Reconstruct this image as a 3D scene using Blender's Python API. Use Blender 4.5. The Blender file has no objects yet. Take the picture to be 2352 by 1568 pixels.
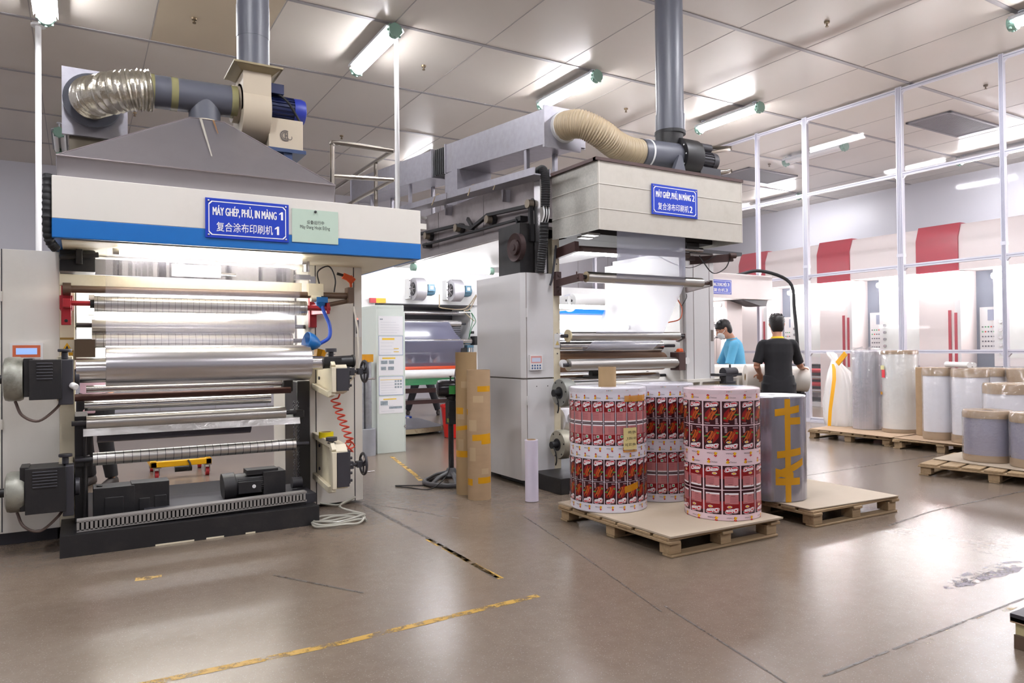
import bpy, math, random
from mathutils import Vector, Matrix
random.seed(7)
SC = bpy.context.scene
COL = SC.collection
PI = math.pi
# ---------------------------------------------------------------- camera, world, exposure
def _cam():
    yaw, pitch, roll, F = math.radians(30.9), math.radians(0.6), math.radians(-0.55), 1660.0
    cy, sy = math.cos(yaw), math.sin(yaw)
    fw = Vector((sy*math.cos(pitch), cy*math.cos(pitch), math.sin(pitch)))
    r = Vector((cy, -sy, 0)); u = r.cross(fw)
    c, s = math.cos(roll), math.sin(roll)
    r, u = c*r + s*u, -s*r + c*u
    cd = bpy.data.cameras.new('camera'); co = bpy.data.objects.new('camera', cd); COL.objects.link(co)
    cd.sensor_width = 36.0; cd.lens = F/2352*36.0; cd.clip_end = 100; cd.clip_start = 0.05
    m = Matrix((r, u, -fw)).transposed().to_4x4(); m.translation = Vector((0, 0, 1.35))
    co.matrix_world = m; SC.camera = co
_cam()
W = bpy.data.worlds.new('world'); SC.world = W; W.use_nodes = True
W.node_tree.nodes['Background'].inputs[0].default_value = (0.75, 0.8, 0.9, 1)
W.node_tree.nodes['Background'].inputs[1].default_value = 0.3
SC.view_settings.view_transform = 'Standard'; SC.view_settings.look = 'None'
SC.view_settings.gamma = 1.0; SC.view_settings.use_curve_mapping = False
SC.view_settings.exposure = 0.75
cy_ = SC.cycles
cy_.use_denoising = True; cy_.max_bounces = 8; cy_.diffuse_bounces = 4; cy_.glossy_bounces = 4
cy_.transmission_bounces = 4; cy_.transparent_max_bounces = 12
cy_.caustics_reflective = False; cy_.caustics_refractive = False; cy_.sample_clamp_indirect = 6.0
TUBE_W = 84.0      # radiance of the ceiling tubes
WORK_W = 26.0      # radiance of the machine work lamps

# ---------------------------------------------------------------- materials
def lin(h):
    h = h.lstrip('#'); o = []
    for i in (0, 2, 4):
        v = int(h[i:i+2], 16)/255
        o.append(v/12.92 if v <= .04045 else ((v+.055)/1.055)**2.4)
    return tuple(o) + (1.0,)
MATS = {}
def nd(nt, t, **kw):
    n = nt.nodes.new(t)
    for k, v in kw.items():
        if k.startswith('i_'):
            n.inputs[k[2:].replace('_', ' ')].default_value = v
        else: setattr(n, k, v)
    return n
def pm(name, hexc, rough=.5, metal=0.0, var=.06, scale=6.0, bump=0.0, spec=.5, dirt=None, dirt_amt=.35, stretch=(1, 1, 1), coat=0.0, emit=0.0, trans=0.0):
    """procedural surface: base colour with noise variation, optional second colour in patches, optional bump"""
    if name in MATS: return MATS[name]
    m = bpy.data.materials.new(name); m.use_nodes = True; nt = m.node_tree
    b = nt.nodes['Principled BSDF']; L = nt.links
    b.inputs['Roughness'].default_value = rough; b.inputs['Metallic'].default_value = metal
    b.inputs['Specular IOR Level'].default_value = spec; b.inputs['Coat Weight'].default_value = coat
    b.inputs['Transmission Weight'].default_value = trans
    c = lin(hexc)
    tc = nd(nt, 'ShaderNodeTexCoord'); mp = nd(nt, 'ShaderNodeMapping'); mp.inputs['Scale'].default_value = stretch
    L.new(tc.outputs['Object'], mp.inputs['Vector'])
    no = nd(nt, 'ShaderNodeTexNoise'); no.inputs['Scale'].default_value = scale; no.inputs['Detail'].default_value = 5
    L.new(mp.outputs[0], no.inputs['Vector'])
    mx = nd(nt, 'ShaderNodeMix', data_type='RGBA')
    mx.inputs[6].default_value = tuple(max(0, x*(1-var*1.6)) for x in c[:3]) + (1,)
    mx.inputs[7].default_value = tuple(min(1, x*(1+var)) for x in c[:3]) + (1,)
    L.new(no.outputs['Fac'], mx.inputs[0]); out = mx.outputs[2]
    if dirt:
        n2 = nd(nt, 'ShaderNodeTexNoise'); n2.inputs['Scale'].default_value = scale*.45; n2.inputs['Detail'].default_value = 8
        n2.inputs['Roughness'].default_value = .7
        L.new(mp.outputs[0], n2.inputs['Vector'])
        r = nd(nt, 'ShaderNodeMapRange'); r.inputs[1].default_value = .5; r.inputs[2].default_value = .72; r.inputs[4].default_value = dirt_amt
        L.new(n2.outputs['Fac'], r.inputs[0])
        m2 = nd(nt, 'ShaderNodeMix', data_type='RGBA'); m2.inputs[7].default_value = lin(dirt)
        L.new(r.outputs[0], m2.inputs[0]); L.new(out, m2.inputs[6]); out = m2.outputs[2]
    L.new(out, b.inputs['Base Color'])
    if bump:
        bp = nd(nt, 'ShaderNodeBump'); bp.inputs['Strength'].default_value = bump; bp.inputs['Distance'].default_value = .01
        L.new(no.outputs['Fac'], bp.inputs['Height']); L.new(bp.outputs[0], b.inputs['Normal'])
    if emit:
        b.inputs['Emission Strength'].default_value = emit; b.inputs['Emission Color'].default_value = c
    MATS[name] = m; return m
def glow(name, rgb, strength):
    if name in MATS: return MATS[name]
    m = bpy.data.materials.new(name); m.use_nodes = True; nt = m.node_tree
    nt.nodes.remove(nt.nodes['Principled BSDF'])
    e = nd(nt, 'ShaderNodeEmission'); e.inputs[0].default_value = rgb + (1,); e.inputs[1].default_value = strength
    nt.links.new(e.outputs[0], nt.nodes['Material Output'].inputs[0]); MATS[name] = m; return m
def sheer(name, hexc, opacity, gloss=.12, rough=.15, streak=0.0, translucent=.5, dots=0.0, bump=0.0, scale=3.0):
    """thin clear plastic: transparent, partly white, partly shiny"""
    if name in MATS: return MATS[name]
    m = bpy.data.materials.new(name); m.use_nodes = True; nt = m.node_tree; L = nt.links
    nt.nodes.remove(nt.nodes['Principled BSDF'])
    tr = nd(nt, 'ShaderNodeBsdfTransparent'); df = nd(nt, 'ShaderNodeBsdfDiffuse'); tl = nd(nt, 'ShaderNodeBsdfTranslucent')
    gl = nd(nt, 'ShaderNodeBsdfGlossy'); gl.inputs['Roughness'].default_value = rough
    df.inputs[0].default_value = lin(hexc); tl.inputs[0].default_value = lin(hexc)
    a = nd(nt, 'ShaderNodeMixShader'); a.inputs[0].default_value = translucent
    L.new(df.outputs[0], a.inputs[1]); L.new(tl.outputs[0], a.inputs[2])
    b = nd(nt, 'ShaderNodeMixShader'); b.inputs[0].default_value = opacity
    L.new(tr.outputs[0], b.inputs[1]); L.new(a.outputs[0], b.inputs[2])
    fr = nd(nt, 'ShaderNodeLayerWeight'); fr.inputs[0].default_value = .5
    pw = nd(nt, 'ShaderNodeMath', operation='POWER'); pw.inputs[1].default_value = 4.0; L.new(fr.outputs['Facing'], pw.inputs[0])
    ml = nd(nt, 'ShaderNodeMath', operation='MULTIPLY_ADD'); ml.inputs[1].default_value = gloss; ml.inputs[2].default_value = gloss*.2
    L.new(pw.outputs[0], ml.inputs[0])
    c = nd(nt, 'ShaderNodeMixShader'); L.new(ml.outputs[0], c.inputs[0]); L.new(b.outputs[0], c.inputs[1]); L.new(gl.outputs[0], c.inputs[2])
    tc = nd(nt, 'ShaderNodeTexCoord')
    if streak:
        mp = nd(nt, 'ShaderNodeMapping'); mp.inputs['Scale'].default_value = (22, 1, .35); L.new(tc.outputs['Object'], mp.inputs[0])
        n = nd(nt, 'ShaderNodeTexNoise'); n.inputs['Scale'].default_value = 1.6; L.new(mp.outputs[0], n.inputs['Vector'])
        r = nd(nt, 'ShaderNodeMapRange'); r.inputs[3].default_value = opacity-streak; r.inputs[4].default_value = opacity+streak
        L.new(n.outputs['Fac'], r.inputs[0]); L.new(r.outputs[0], b.inputs[0])
    if dots:
        v = nd(nt, 'ShaderNodeTexVoronoi'); v.inputs['Scale'].default_value = 55; v.inputs['Randomness'].default_value = 0
        L.new(tc.outputs['Object'], v.inputs['Vector'])
        r = nd(nt, 'ShaderNodeMapRange'); r.inputs[1].default_value = .25; r.inputs[2].default_value = .4
        r.inputs[3].default_value = opacity+dots; r.inputs[4].default_value = opacity
        L.new(v.outputs[0], r.inputs[0]); L.new(r.outputs[0], b.inputs[0])
    if bump:
        n = nd(nt, 'ShaderNodeTexNoise'); n.inputs['Scale'].default_value = scale; n.inputs['Detail'].default_value = 4
        L.new(tc.outputs['Object'], n.inputs['Vector'])
        bp = nd(nt, 'ShaderNodeBump'); bp.inputs['Strength'].default_value = bump; bp.inputs['Distance'].default_value = .02
        L.new(n.outputs['Fac'], bp.inputs['Height']); L.new(bp.outputs[0], gl.inputs['Normal']); L.new(bp.outputs[0], fr.inputs['Normal'])
    L.new(c.outputs[0], nt.nodes['Material Output'].inputs[0]); MATS[name] = m; return m

WHITE = pm('machine_white', '#dcd8d0', .42, var=.03, scale=3, dirt='#b9b2a6', dirt_amt=.25)
CREAM = pm('machine_cream', '#ded5bd', .45, var=.04, scale=5, dirt='#a8976f', dirt_amt=.35)
LWHITE = pm('cool_white', '#e2e2e2', .4, var=.03)
PINKW = pm('press_white', '#e6dcda', .38, var=.02)
BLUE = pm('stripe_blue', '#0468b6', .4, var=.05, scale=14)
SIGNB = pm('sign_blue', '#0536b4', .4, var=.03)
INKW = pm('lettering_white', '#f2f2f2', .5, var=.01)
INKD = pm('ink_dark', '#2c2c30', .6, var=.02)
BLACK = pm('black_paint', '#1b1a1c', .45, var=.2, scale=9, dirt='#3a3634', dirt_amt=.5)
DKGREY = pm('dark_grey_paint', '#35343a', .45, var=.15, scale=8)
RUBBER = pm('black_rubber', '#17171a', .6, var=.1)
STEEL = pm('galvanised_sheet', '#a09ea6', .4, .7, var=.12, scale=14, dirt='#8d8a86', dirt_amt=.4)
GALV = pm('spangled_zinc', '#b4b2aa', .5, .25, var=.16, scale=60, dirt='#8e8d86', dirt_amt=.35)
STAINL = pm('stainless', '#c9c7c8', .27, .95, var=.06, scale=5, stretch=(1, 1, 6))
CHROME = pm('polished_roller', '#d5d3d2', .16, 1.0, var=.04)
SATIN = pm('satin_roller', '#c4c1bd', .3, 1.0, var=.05, scale=9)
FOIL = pm('silver_film', '#cfcdd0', .24, 1.0, var=.05, scale=4, stretch=(.3, 6, 6))
ALU = pm('aluminium_profile', '#cbcad3', .5, .25, var=.03)
PVC = pm('grey_plastic_pipe', '#585a64', .38, var=.06, scale=4, spec=.5)
TAN = pm('blower_tan', '#b8ab97', .5, var=.05, scale=4)
MBLUE = pm('motor_blue', '#22349a', .42, var=.1)
MDBLUE = pm('motor_dark_blue', '#14204f', .45, var=.15)
MTEAL = pm('motor_teal', '#4f7186', .4, var=.08)
RED = pm('red_paint', '#b12530', .4, var=.1)
BROWN = pm('rust_brown_paint', '#4b3330', .5, var=.15, dirt='#2b2022', dirt_amt=.4)
KRAFT = pm('kraft_card', '#a88e70', .75, var=.08, scale=7, spec=.25, stretch=(1, 1, 3))
KRAFT2 = pm('kraft_tube', '#a98f6b', .75, var=.1, scale=6, spec=.25, stretch=(1, 1, .4))
TAPE = pm('packing_tape', '#c8900f', .25, var=.06)
YELLOW = pm('yellow_paint', '#e0a80c', .4, var=.06)
WOOD = pm('pallet_wood', '#a18a6c', .7, var=.22, scale=9, spec=.25, dirt='#7d6240', dirt_amt=.4, stretch=(.6, 6, 6))
PLY = pm('plywood_sheet', '#b3a593', .65, var=.08, scale=3, spec=.3, dirt='#9f8d72', dirt_amt=.35)
CARD = pm('cardboard_sheet', '#b89f86', .75, var=.07, scale=4, spec=.2, dirt='#97806a', dirt_amt=.3)
ORANGE = pm('orange_plastic', '#d2521c', .4, var=.05)
GREENC = pm('green_end_cap', '#83a596', .45, var=.06)
GREEN = pm('green_paint', '#2f7a4e', .45, var=.1, dirt='#b9c8ae', dirt_amt=.15)
CBLUE = pm('cobalt_paint', '#1848b4', .42, var=.1)
WRAPW = pm('wrapped_white', '#ebe9ef', .28, var=.05, scale=5, bump=.25, stretch=(1, 1, .5))
GREYW = pm('wrapped_grey', '#9794a8', .28, var=.1, scale=22, bump=.3, stretch=(1, 1, 4))
CLEARW = sheer('stretch_wrap', '#ffffff', .12, gloss=.55, rough=.1, bump=.9, scale=9)
FILMC = sheer('clear_film_web', '#eceaff', .17, gloss=.25, rough=.1, streak=.08)
FILMW = sheer('frosted_film_web', '#e6e8ff', .36, gloss=.4, rough=.12)
FILMG = sheer('grey_film_web', '#7d7d96', .72, gloss=.3, rough=.12, translucent=.3)
PANE = sheer('dotted_clear_sheet', '#f4f2fa', .045, gloss=.1, rough=.04, dots=.08)
TUBE = glow('lamp_tube_glow', (.96, .955, 1.0), TUBE_W)
WTUBE = glow('work_tube_glow', (.985, .975, 1.0), WORK_W)
BAYT = glow('bay_tube_glow', (.985, .975, 1.0), WORK_W*.55)
LINEG = pm('roller_line_grey', '#86837f', .4, .3)
PTUBE = glow('press_tube_glow', (1.0, .97, .98), WORK_W*2.2)
HOODM = pm('hood_sheet', '#a5a1a5', .32, .75, var=.07, scale=3, dirt='#8d898b', dirt_amt=.3)
WARM = glow('warm_tube_glow', (1.0, .95, .84), WORK_W)

# ---------------------------------------------------------------- mesh builder
def frame(d):
    d = Vector(d).normalized()
    a = Vector((0, 0, 1)) if abs(d.z) < .9 else Vector((1, 0, 0))
    x = a.cross(d).normalized(); y = d.cross(x)
    return x, y, d
def smooth_path(pts, n=6):
    P = [Vector(p) for p in pts]
    if len(P) < 3: return P
    out = []
    for i in range(len(P)-1):
        p0 = P[i-1] if i else P[0]*2-P[1]; p1 = P[i]; p2 = P[i+1]; p3 = P[i+2] if i+2 < len(P) else P[-1]*2-P[-2]
        for k in range(n):
            t = k/n
            out.append(.5*((2*p1)+(p2-p0)*t+(2*p0-5*p1+4*p2-p3)*t*t+(3*p1-p0-3*p2+p3)*t*t*t))
    out.append(P[-1]); return out
class MB:
    def __init__(s): s.v = []; s.f = []; s.m = []
    def add(s, vs, fs, m=0):
        o = len(s.v); s.v += [tuple(v) for v in vs]; s.f += [tuple(i+o for i in f) for f in fs]; s.m += [m]*len(fs); return s
    def box(s, x0, x1, y0, y1, z0, z1, m=0):
        return s.add([(x0, y0, z0), (x1, y0, z0), (x1, y1, z0), (x0, y1, z0), (x0, y0, z1), (x1, y0, z1), (x1, y1, z1), (x0, y1, z1)],
                     [(0, 3, 2, 1), (4, 5, 6, 7), (0, 1, 5, 4), (1, 2, 6, 5), (2, 3, 7, 6), (3, 0, 4, 7)], m)
    def obox(s, p0, p1, w, h, m=0, up=(0, 0, 1)):
        """bar from p0 to p1, w wide, h tall"""
        p0 = Vector(p0); p1 = Vector(p1); d = (p1-p0).normalized(); u = Vector(up)
        x = d.cross(u)
        x = x.normalized() if x.length > 1e-4 else Vector((1, 0, 0)); u = x.cross(d).normalized()
        vs = [p+x*a*w/2+u*b*h/2 for p in (p0, p1) for a, b in ((-1, -1), (1, -1), (1, 1), (-1, 1))]
        return s.add(vs, [(0, 1, 2, 3), (7, 6, 5, 4), (0, 4, 5, 1), (1, 5, 6, 2), (2, 6, 7, 3), (3, 7, 4, 0)], m)
    def cyl(s, p0, p1, r, r1=None, seg=24, m=0, cap=True, hole=0.0):
        p0 = Vector(p0); p1 = Vector(p1); x, y, d = frame(p1-p0); r1 = r if r1 is None else r1
        vs = []
        for p, q in ((p0, r), (p1, r1)):
            for i in range(seg):
                a = 2*PI*i/seg; vs.append(p+x*math.cos(a)*q+y*math.sin(a)*q)
        fs = [(i, (i+1) % seg, seg+(i+1) % seg, seg+i) for i in range(seg)]
        if hole:
            for p in (p0, p1):
                for i in range(seg):
                    a = 2*PI*i/seg; vs.append(p+x*math.cos(a)*hole+y*math.sin(a)*hole)
            for i in range(seg):
                j = (i+1) % seg
                fs += [(j, i, 2*seg+i, 2*seg+j), (seg+i, seg+j, 3*seg+j, 3*seg+i), (2*seg+i, 3*seg+i, 3*seg+j, 2*seg+j)]
        elif cap: fs += [tuple(range(seg-1, -1, -1)), tuple(range(seg, 2*seg))]
        return s.add(vs, fs, m)
    def lathe(s, prof, o, axis=(0, 0, 1), seg=32, m=0, cap=True):
        o = Vector(o); x, y, d = frame(axis); vs = []; fs = []
        for r, t in prof:
            for i in range(seg):
                a = 2*PI*i/seg; vs.append(o+d*t+x*math.cos(a)*r+y*math.sin(a)*r)
        for k in range(len(prof)-1):
            for i in range(seg):
                j = (i+1) % seg; fs.append((k*seg+i, k*seg+j, (k+1)*seg+j, (k+1)*seg+i))
        if cap: fs += [tuple(range(seg-1, -1, -1)), tuple(range((len(prof)-1)*seg, len(prof)*seg))]
        return s.add(vs, fs, m)
    def tube(s, pts, r, seg=10, m=0, n=6, rfun=None, smooth=True, cap=True, sq=1.0):
        P = smooth_path(pts, n) if smooth else [Vector(p) for p in pts]
        T = [(P[min(i+1, len(P)-1)]-P[max(i-1, 0)]).normalized() for i in range(len(P))]
        x, y, _ = frame(T[0]); vs = []
        for i, p in enumerate(P):
            t = T[i]; x = (x-t*x.dot(t)).normalized(); y = t.cross(x)
            q = r if rfun is None else rfun(i/(len(P)-1))*r
            for k in range(seg):
                a = 2*PI*k/seg; vs.append(p+x*math.cos(a)*q+y*math.sin(a)*q*sq)
        fs = []
        for i in range(len(P)-1):
            for k in range(seg):
                j = (k+1) % seg; fs.append((i*seg+k, i*seg+j, (i+1)*seg+j, (i+1)*seg+k))
        if cap: fs += [tuple(range(seg-1, -1, -1)), tuple(range((len(P)-1)*seg, len(P)*seg))]
        return s.add(vs, fs, m)
    def ball(s, c, r, seg=16, m=0, sc=(1, 1, 1)):
        c = Vector(c); vs = []; fs = []; n = seg//2
        for i in range(n+1):
            t = PI*i/n
            for k in range(seg):
                a = 2*PI*k/seg
                vs.append(c+Vector((math.sin(t)*math.cos(a)*r*sc[0], math.sin(t)*math.sin(a)*r*sc[1], math.cos(t)*r*sc[2])))
        for i in range(n):
            for k in range(seg):
                j = (k+1) % seg; fs.append((i*seg+k, (i+1)*seg+k, (i+1)*seg+j, i*seg+j))
        return s.add(vs, fs, m)
    def prism(s, poly, a0, a1, axis='x', m=0):
        """poly: (u,v) pairs; axis x -> (y,z), y -> (x,z), z -> (x,y)"""
        def P(u, v, a): return {'x': (a, u, v), 'y': (u, a, v), 'z': (u, v, a)}[axis]
        n = len(poly); vs = [P(u, v, a0) for u, v in poly]+[P(u, v, a1) for u, v in poly]
        fs = [tuple(range(n)), tuple(range(2*n-1, n-1, -1))]+[(i, n+i, n+(i+1) % n, (i+1) % n) for i in range(n)]
        return s.add(vs, fs, m)
    def ribbon(s, path, x0, x1, nx=1, m=0, xf=None):
        """sheet that follows (y,z) points, x0..x1 wide; xf(t) -> (x0,x1) lets the edges run off square"""
        vs = []; fs = []
        for i, (y, z) in enumerate(path):
            a, b = xf(i/(len(path)-1)) if xf else (x0, x1)
            for k in range(nx+1): vs.append((a+(b-a)*k/nx, y, z))
        for i in range(len(path)-1):
            for k in range(nx): fs.append((i*(nx+1)+k, i*(nx+1)+k+1, (i+1)*(nx+1)+k+1, (i+1)*(nx+1)+k))
        return s.add(vs, fs, m)
    def build(s, name, mats, parent=None, bevel=0.0, angle=35, sub=0, remesh=0.0):
        if not isinstance(mats, (list, tuple)): mats = [mats]
        off = Vector((0, 0, 0)); p = parent
        while p is not None: off += p.location; p = p.parent
        me = bpy.data.meshes.new(name)
        me.from_pydata([Vector(v)-off for v in s.v], [], s.f)
        for mt in mats: me.materials.append(mt)
        if len(mats) > 1: me.polygons.foreach_set('material_index', s.m)
        import bmesh
        b = bmesh.new(); b.from_mesh(me); bmesh.ops.recalc_face_normals(b, faces=b.faces); b.to_mesh(me); b.free()
        flat = name in ('lettering', 'print', 'handwriting', 'border', 'tape_scrap')
        me.polygons.foreach_set('use_smooth', [not flat]*len(me.polygons))
        if not flat: me.set_sharp_from_angle(angle=math.radians(angle))
        me.update()
        o = bpy.data.objects.new(name, me); COL.objects.link(o)
        if parent is not None: o.parent = parent
        if remesh:
            md = o.modifiers.new('fuse', 'REMESH'); md.mode = 'VOXEL'; md.voxel_size = remesh; md.use_smooth_shade = True
            sm = o.modifiers.new('soften', 'SMOOTH'); sm.iterations = 4; sm.factor = .5
        if bevel:
            md = o.modifiers.new('edge', 'BEVEL'); md.width = bevel; md.segments = 2; md.limit_method = 'ANGLE'; md.angle_limit = math.radians(40)
        if sub:
            md = o.modifiers.new('sub', 'SUBSURF'); md.levels = sub; md.render_levels = sub
        return o
def thing(name, label, cat, loc, group=None):
    o = bpy.data.objects.new(name, None); COL.objects.link(o); o.location = loc; o.empty_display_size = .1
    o['label'] = label; o['category'] = cat
    if group: o['group'] = group
    return o
def tag(o, label, cat, group=None):
    o['label'] = label; o['category'] = cat
    if group: o['group'] = group
    return o
def struct(name, mb, mats, parent=None, **k):
    o = mb.build(name, mats, parent, **k); o['kind'] = 'structure'; return o
def dup(root, loc, label, rotz=None, group=None):
    r = root.copy(); COL.objects.link(r); r.location = loc; r['label'] = label
    if rotz is not None: r.rotation_euler = (0, 0, rotz)
    if group: r['group'] = group
    for ch in [c for c in bpy.data.objects if c.parent == root]:
        c = ch.copy(); COL.objects.link(c); c.parent = r
        for g in [q for q in bpy.data.objects if q.parent == ch]:
            d = g.copy(); COL.objects.link(d); d.parent = c
    return r
_TXT = {}
def glyphs(text, bold=0.0):
    """mesh of a line of type, normalised to its own box: returns verts (u,v) in 0..1 and faces and aspect"""
    k = (text, bold)
    if k in _TXT: return _TXT[k]
    cu = bpy.data.curves.new('t', 'FONT'); cu.body = text; cu.size = 1.0; cu.resolution_u = 2; cu.offset = bold; cu.fill_mode = 'FRONT'
    ob = bpy.data.objects.new('t', cu); COL.objects.link(ob)
    bpy.context.view_layer.update()
    dg = bpy.context.evaluated_depsgraph_get(); me = bpy.data.meshes.new_from_object(ob.evaluated_get(dg))
    vs = [(v.co.x, v.co.y) for v in me.vertices]; fs = [tuple(p.vertices) for p in me.polygons]
    bpy.data.objects.remove(ob); bpy.data.curves.remove(cu); bpy.data.meshes.remove(me)
    if not vs: vs = [(0, 0), (1, 0), (0, 1)]; fs = []
    x0 = min(v[0] for v in vs); x1 = max(v[0] for v in vs); y0 = min(v[1] for v in vs); y1 = max(v[1] for v in vs)
    _TXT[k] = ([((x-x0)/(x1-x0+1e-9), (y-y0)/(y1-y0+1e-9)) for x, y in vs], fs, (x1-x0)/(y1-y0+1e-9)); return _TXT[k]
def text_on(mb, text, x0, x1, z0, z1, y, m=0, bold=0.0):
    """type standing in the plane y, filling x0..x1, z0..z1, read from -y"""
    vs, fs, _ = glyphs(text, bold)
    for i, f in enumerate(fs):
        mb.add([(x0+(x1-x0)*vs[k][0], y-2e-5*(i % 5), z0+(z1-z0)*vs[k][1]) for k in f], [tuple(range(len(f)))], m)
# ---------------------------------------------------------------- room shell
def floor_mat():
    m = bpy.data.materials.new('polished_concrete'); m.use_nodes = True; nt = m.node_tree; L = nt.links
    b = nt.nodes['Principled BSDF']; tc = nd(nt, 'ShaderNodeTexCoord')
    def noise(sc, det=6, rough=.6):
        n = nd(nt, 'ShaderNodeTexNoise'); n.inputs['Scale'].default_value = sc; n.inputs['Detail'].default_value = det; n.inputs['Roughness'].default_value = rough
        L.new(tc.outputs['Object'], n.inputs['Vector']); return n.outputs['Fac']
    def ramp(src, a, c0, bb, c1):
        r = nd(nt, 'ShaderNodeValToRGB'); e = r.color_ramp.elements
        e[0].position = a; e[0].color = lin(c0); e[1].position = bb; e[1].color = lin(c1); L.new(src, r.inputs[0]); return r.outputs[0]
    def mix(f, a, c, mode='MIX', fac=1.0):
        x = nd(nt, 'ShaderNodeMix', data_type='RGBA', blend_type=mode); x.inputs[0].default_value = fac
        if f is not None: L.new(f, x.inputs[0])
        L.new(a, x.inputs[6])
        if hasattr(c, 'is_output'): L.new(c, x.inputs[7])
        else: x.inputs[7].default_value = lin(c)
        return x.outputs[2]
    big = ramp(noise(.5, 3, .45), .3, '#67584b', .7, '#776a5d')
    col = mix(None, big, ramp(noise(11, 8, .7), .3, '#5b5047', .7, '#867a6d'), 'MIX', .22)
    v = nd(nt, 'ShaderNodeTexVoronoi'); v.inputs['Scale'].default_value = 95; L.new(tc.outputs['Object'], v.inputs['Vector'])
    r = nd(nt, 'ShaderNodeMapRange'); r.inputs[1].default_value = .0; r.inputs[2].default_value = .34; r.inputs[3].default_value = .55; r.inputs[4].default_value = 0
    L.new(v.outputs['Distance'], r.inputs[0])
    col = mix(r.outputs[0], col, ramp(noise(180, 1), .4, '#463f39', .6, '#b5ab9f'))
    # scuffs
    mp = nd(nt, 'ShaderNodeMapping'); mp.inputs['Scale'].default_value = (.8, 5, 1); mp.inputs['Rotation'].default_value = (0, 0, .5); L.new(tc.outputs['Object'], mp.inputs[0])
    n = nd(nt, 'ShaderNodeTexNoise'); n.inputs['Scale'].default_value = 2.2; n.inputs['Detail'].default_value = 9; n.inputs['Roughness'].default_value = .75; L.new(mp.outputs[0], n.inputs['Vector'])
    r2 = nd(nt, 'ShaderNodeMapRange'); r2.inputs[1].default_value = .62; r2.inputs[2].default_value = .75; r2.inputs[4].default_value = .35; L.new(n.outputs['Fac'], r2.inputs[0])
    L.new(col, b.inputs['Base Color'])
    b.inputs['Roughness'].default_value = .27
    b.inputs['Specular IOR Level'].default_value = .75
    bp = nd(nt, 'ShaderNodeBump'); bp.inputs['Strength'].default_value = .12; bp.inputs['Distance'].default_value = .004
    L.new(noise(26, 6), bp.inputs['Height']); L.new(bp.outputs[0], b.inputs['Normal'])
    return m
def worn(name, hexc, keep):
    m = bpy.data.materials.new(name); m.use_nodes = True; nt = m.node_tree; L = nt.links; b = nt.nodes['Principled BSDF']
    b.inputs['Base Color'].default_value = lin(hexc); b.inputs['Roughness'].default_value = .45
    tc = nd(nt, 'ShaderNodeTexCoord'); n = nd(nt, 'ShaderNodeTexNoise'); n.inputs['Scale'].default_value = 9; n.inputs['Detail'].default_value = 8; n.inputs['Roughness'].default_value = .75
    L.new(tc.outputs['Object'], n.inputs['Vector'])
    r = nd(nt, 'ShaderNodeMapRange'); r.inputs[1].default_value = 1-keep-.04; r.inputs[2].default_value = 1-keep+.06; L.new(n.outputs['Fac'], r.inputs[0]); L.new(r.outputs[0], b.inputs['Alpha'])
    return m
struct('floor', MB().box(-7, 19, -7, 19, -.1, 0), floor_mat())
def stripe(mb, pts, w, z=.0012):
    for a, b in zip(pts, pts[1:]):
        a = Vector(a); b = Vector(b); d = (b-a).normalized(); n = Vector((-d.y, d.x))*w/2; k = max(1, int((b-a).length/.4))
        for i in range(k):
            p = a+(b-a)*i/k; q = a+(b-a)*(i+1)/k
            mb.add([(p.x-n.x, p.y-n.y, z), (q.x-n.x, q.y-n.y, z), (q.x+n.x, q.y+n.y, z), (p.x+n.x, p.y+n.y, z)], [(0, 1, 2, 3)])
ylw = worn('worn_yellow_line', '#b08c3c', .53)
t = MB(); stripe(t, [(-.4, 3.33), (1.03, 3.29), (2.15, 3.34)], .05); stripe(t, [(2.125, 3.7), (2.125, 4.75)], .04); stripe(t, [(3.02, 6.9), (3.12, 7.3), (3.4, 8.7)], .05)
stripe(t, [(.28, 4.86), (.42, 4.84)], .07); stripe(t, [(2.3, .3), (2.5, 1.2)], .05)
struct('trim_1', t, ylw); t = MB(); stripe(t, [(2.75, 1.87), (4.6, 1.89), (6.5, 1.925)], .04); struct('trim_4', t, worn('faded_yellow_line', '#a28c5c', .42))
drk = worn('dark_floor_joint', '#544d47', .55)
t = MB(); stripe(t, [(2.14, 6.15), (2.14, 4.55), (2.11, 3.72)], .035); stripe(t, [(2.6, 1.9), (4.6, 1.92), (6.5, 1.95)], .014); stripe(t, [(2.62, 2.85), (2.42, 1.9)], .012)
stripe(t, [(3.08, 5.0), (2.9, 4.2), (2.55, 2.8)], .01); stripe(t, [(5.2, 3.22), (5.95, 3.31), (8.5, 3.3)], .02); stripe(t, [(5.5, 4.9), (9, 4.95)], .015)
stripe(t, [(2.0, 6.6), (2.6, 5.2)], .012); stripe(t, [(1.0, 4.5), (1.35, 3.9)], .02)
struct('trim_2', t, drk, )
stn = worn('dried_spill', '#6f6670', .5)
t = MB(); random.seed(3)
for k in range(9):
    x = 4.25+.55*random.random(); y = 2.12+.16*random.random(); w = .1+.2*random.random()
    t.add([(x+w*math.cos(a)*.9, y+.035*math.sin(a)*(.6+random.random()), .0008+.00003*k) for a in [2*PI*i/14 for i in range(14)]], [tuple(range(14))])
struct('trim_3', t, stn)
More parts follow.
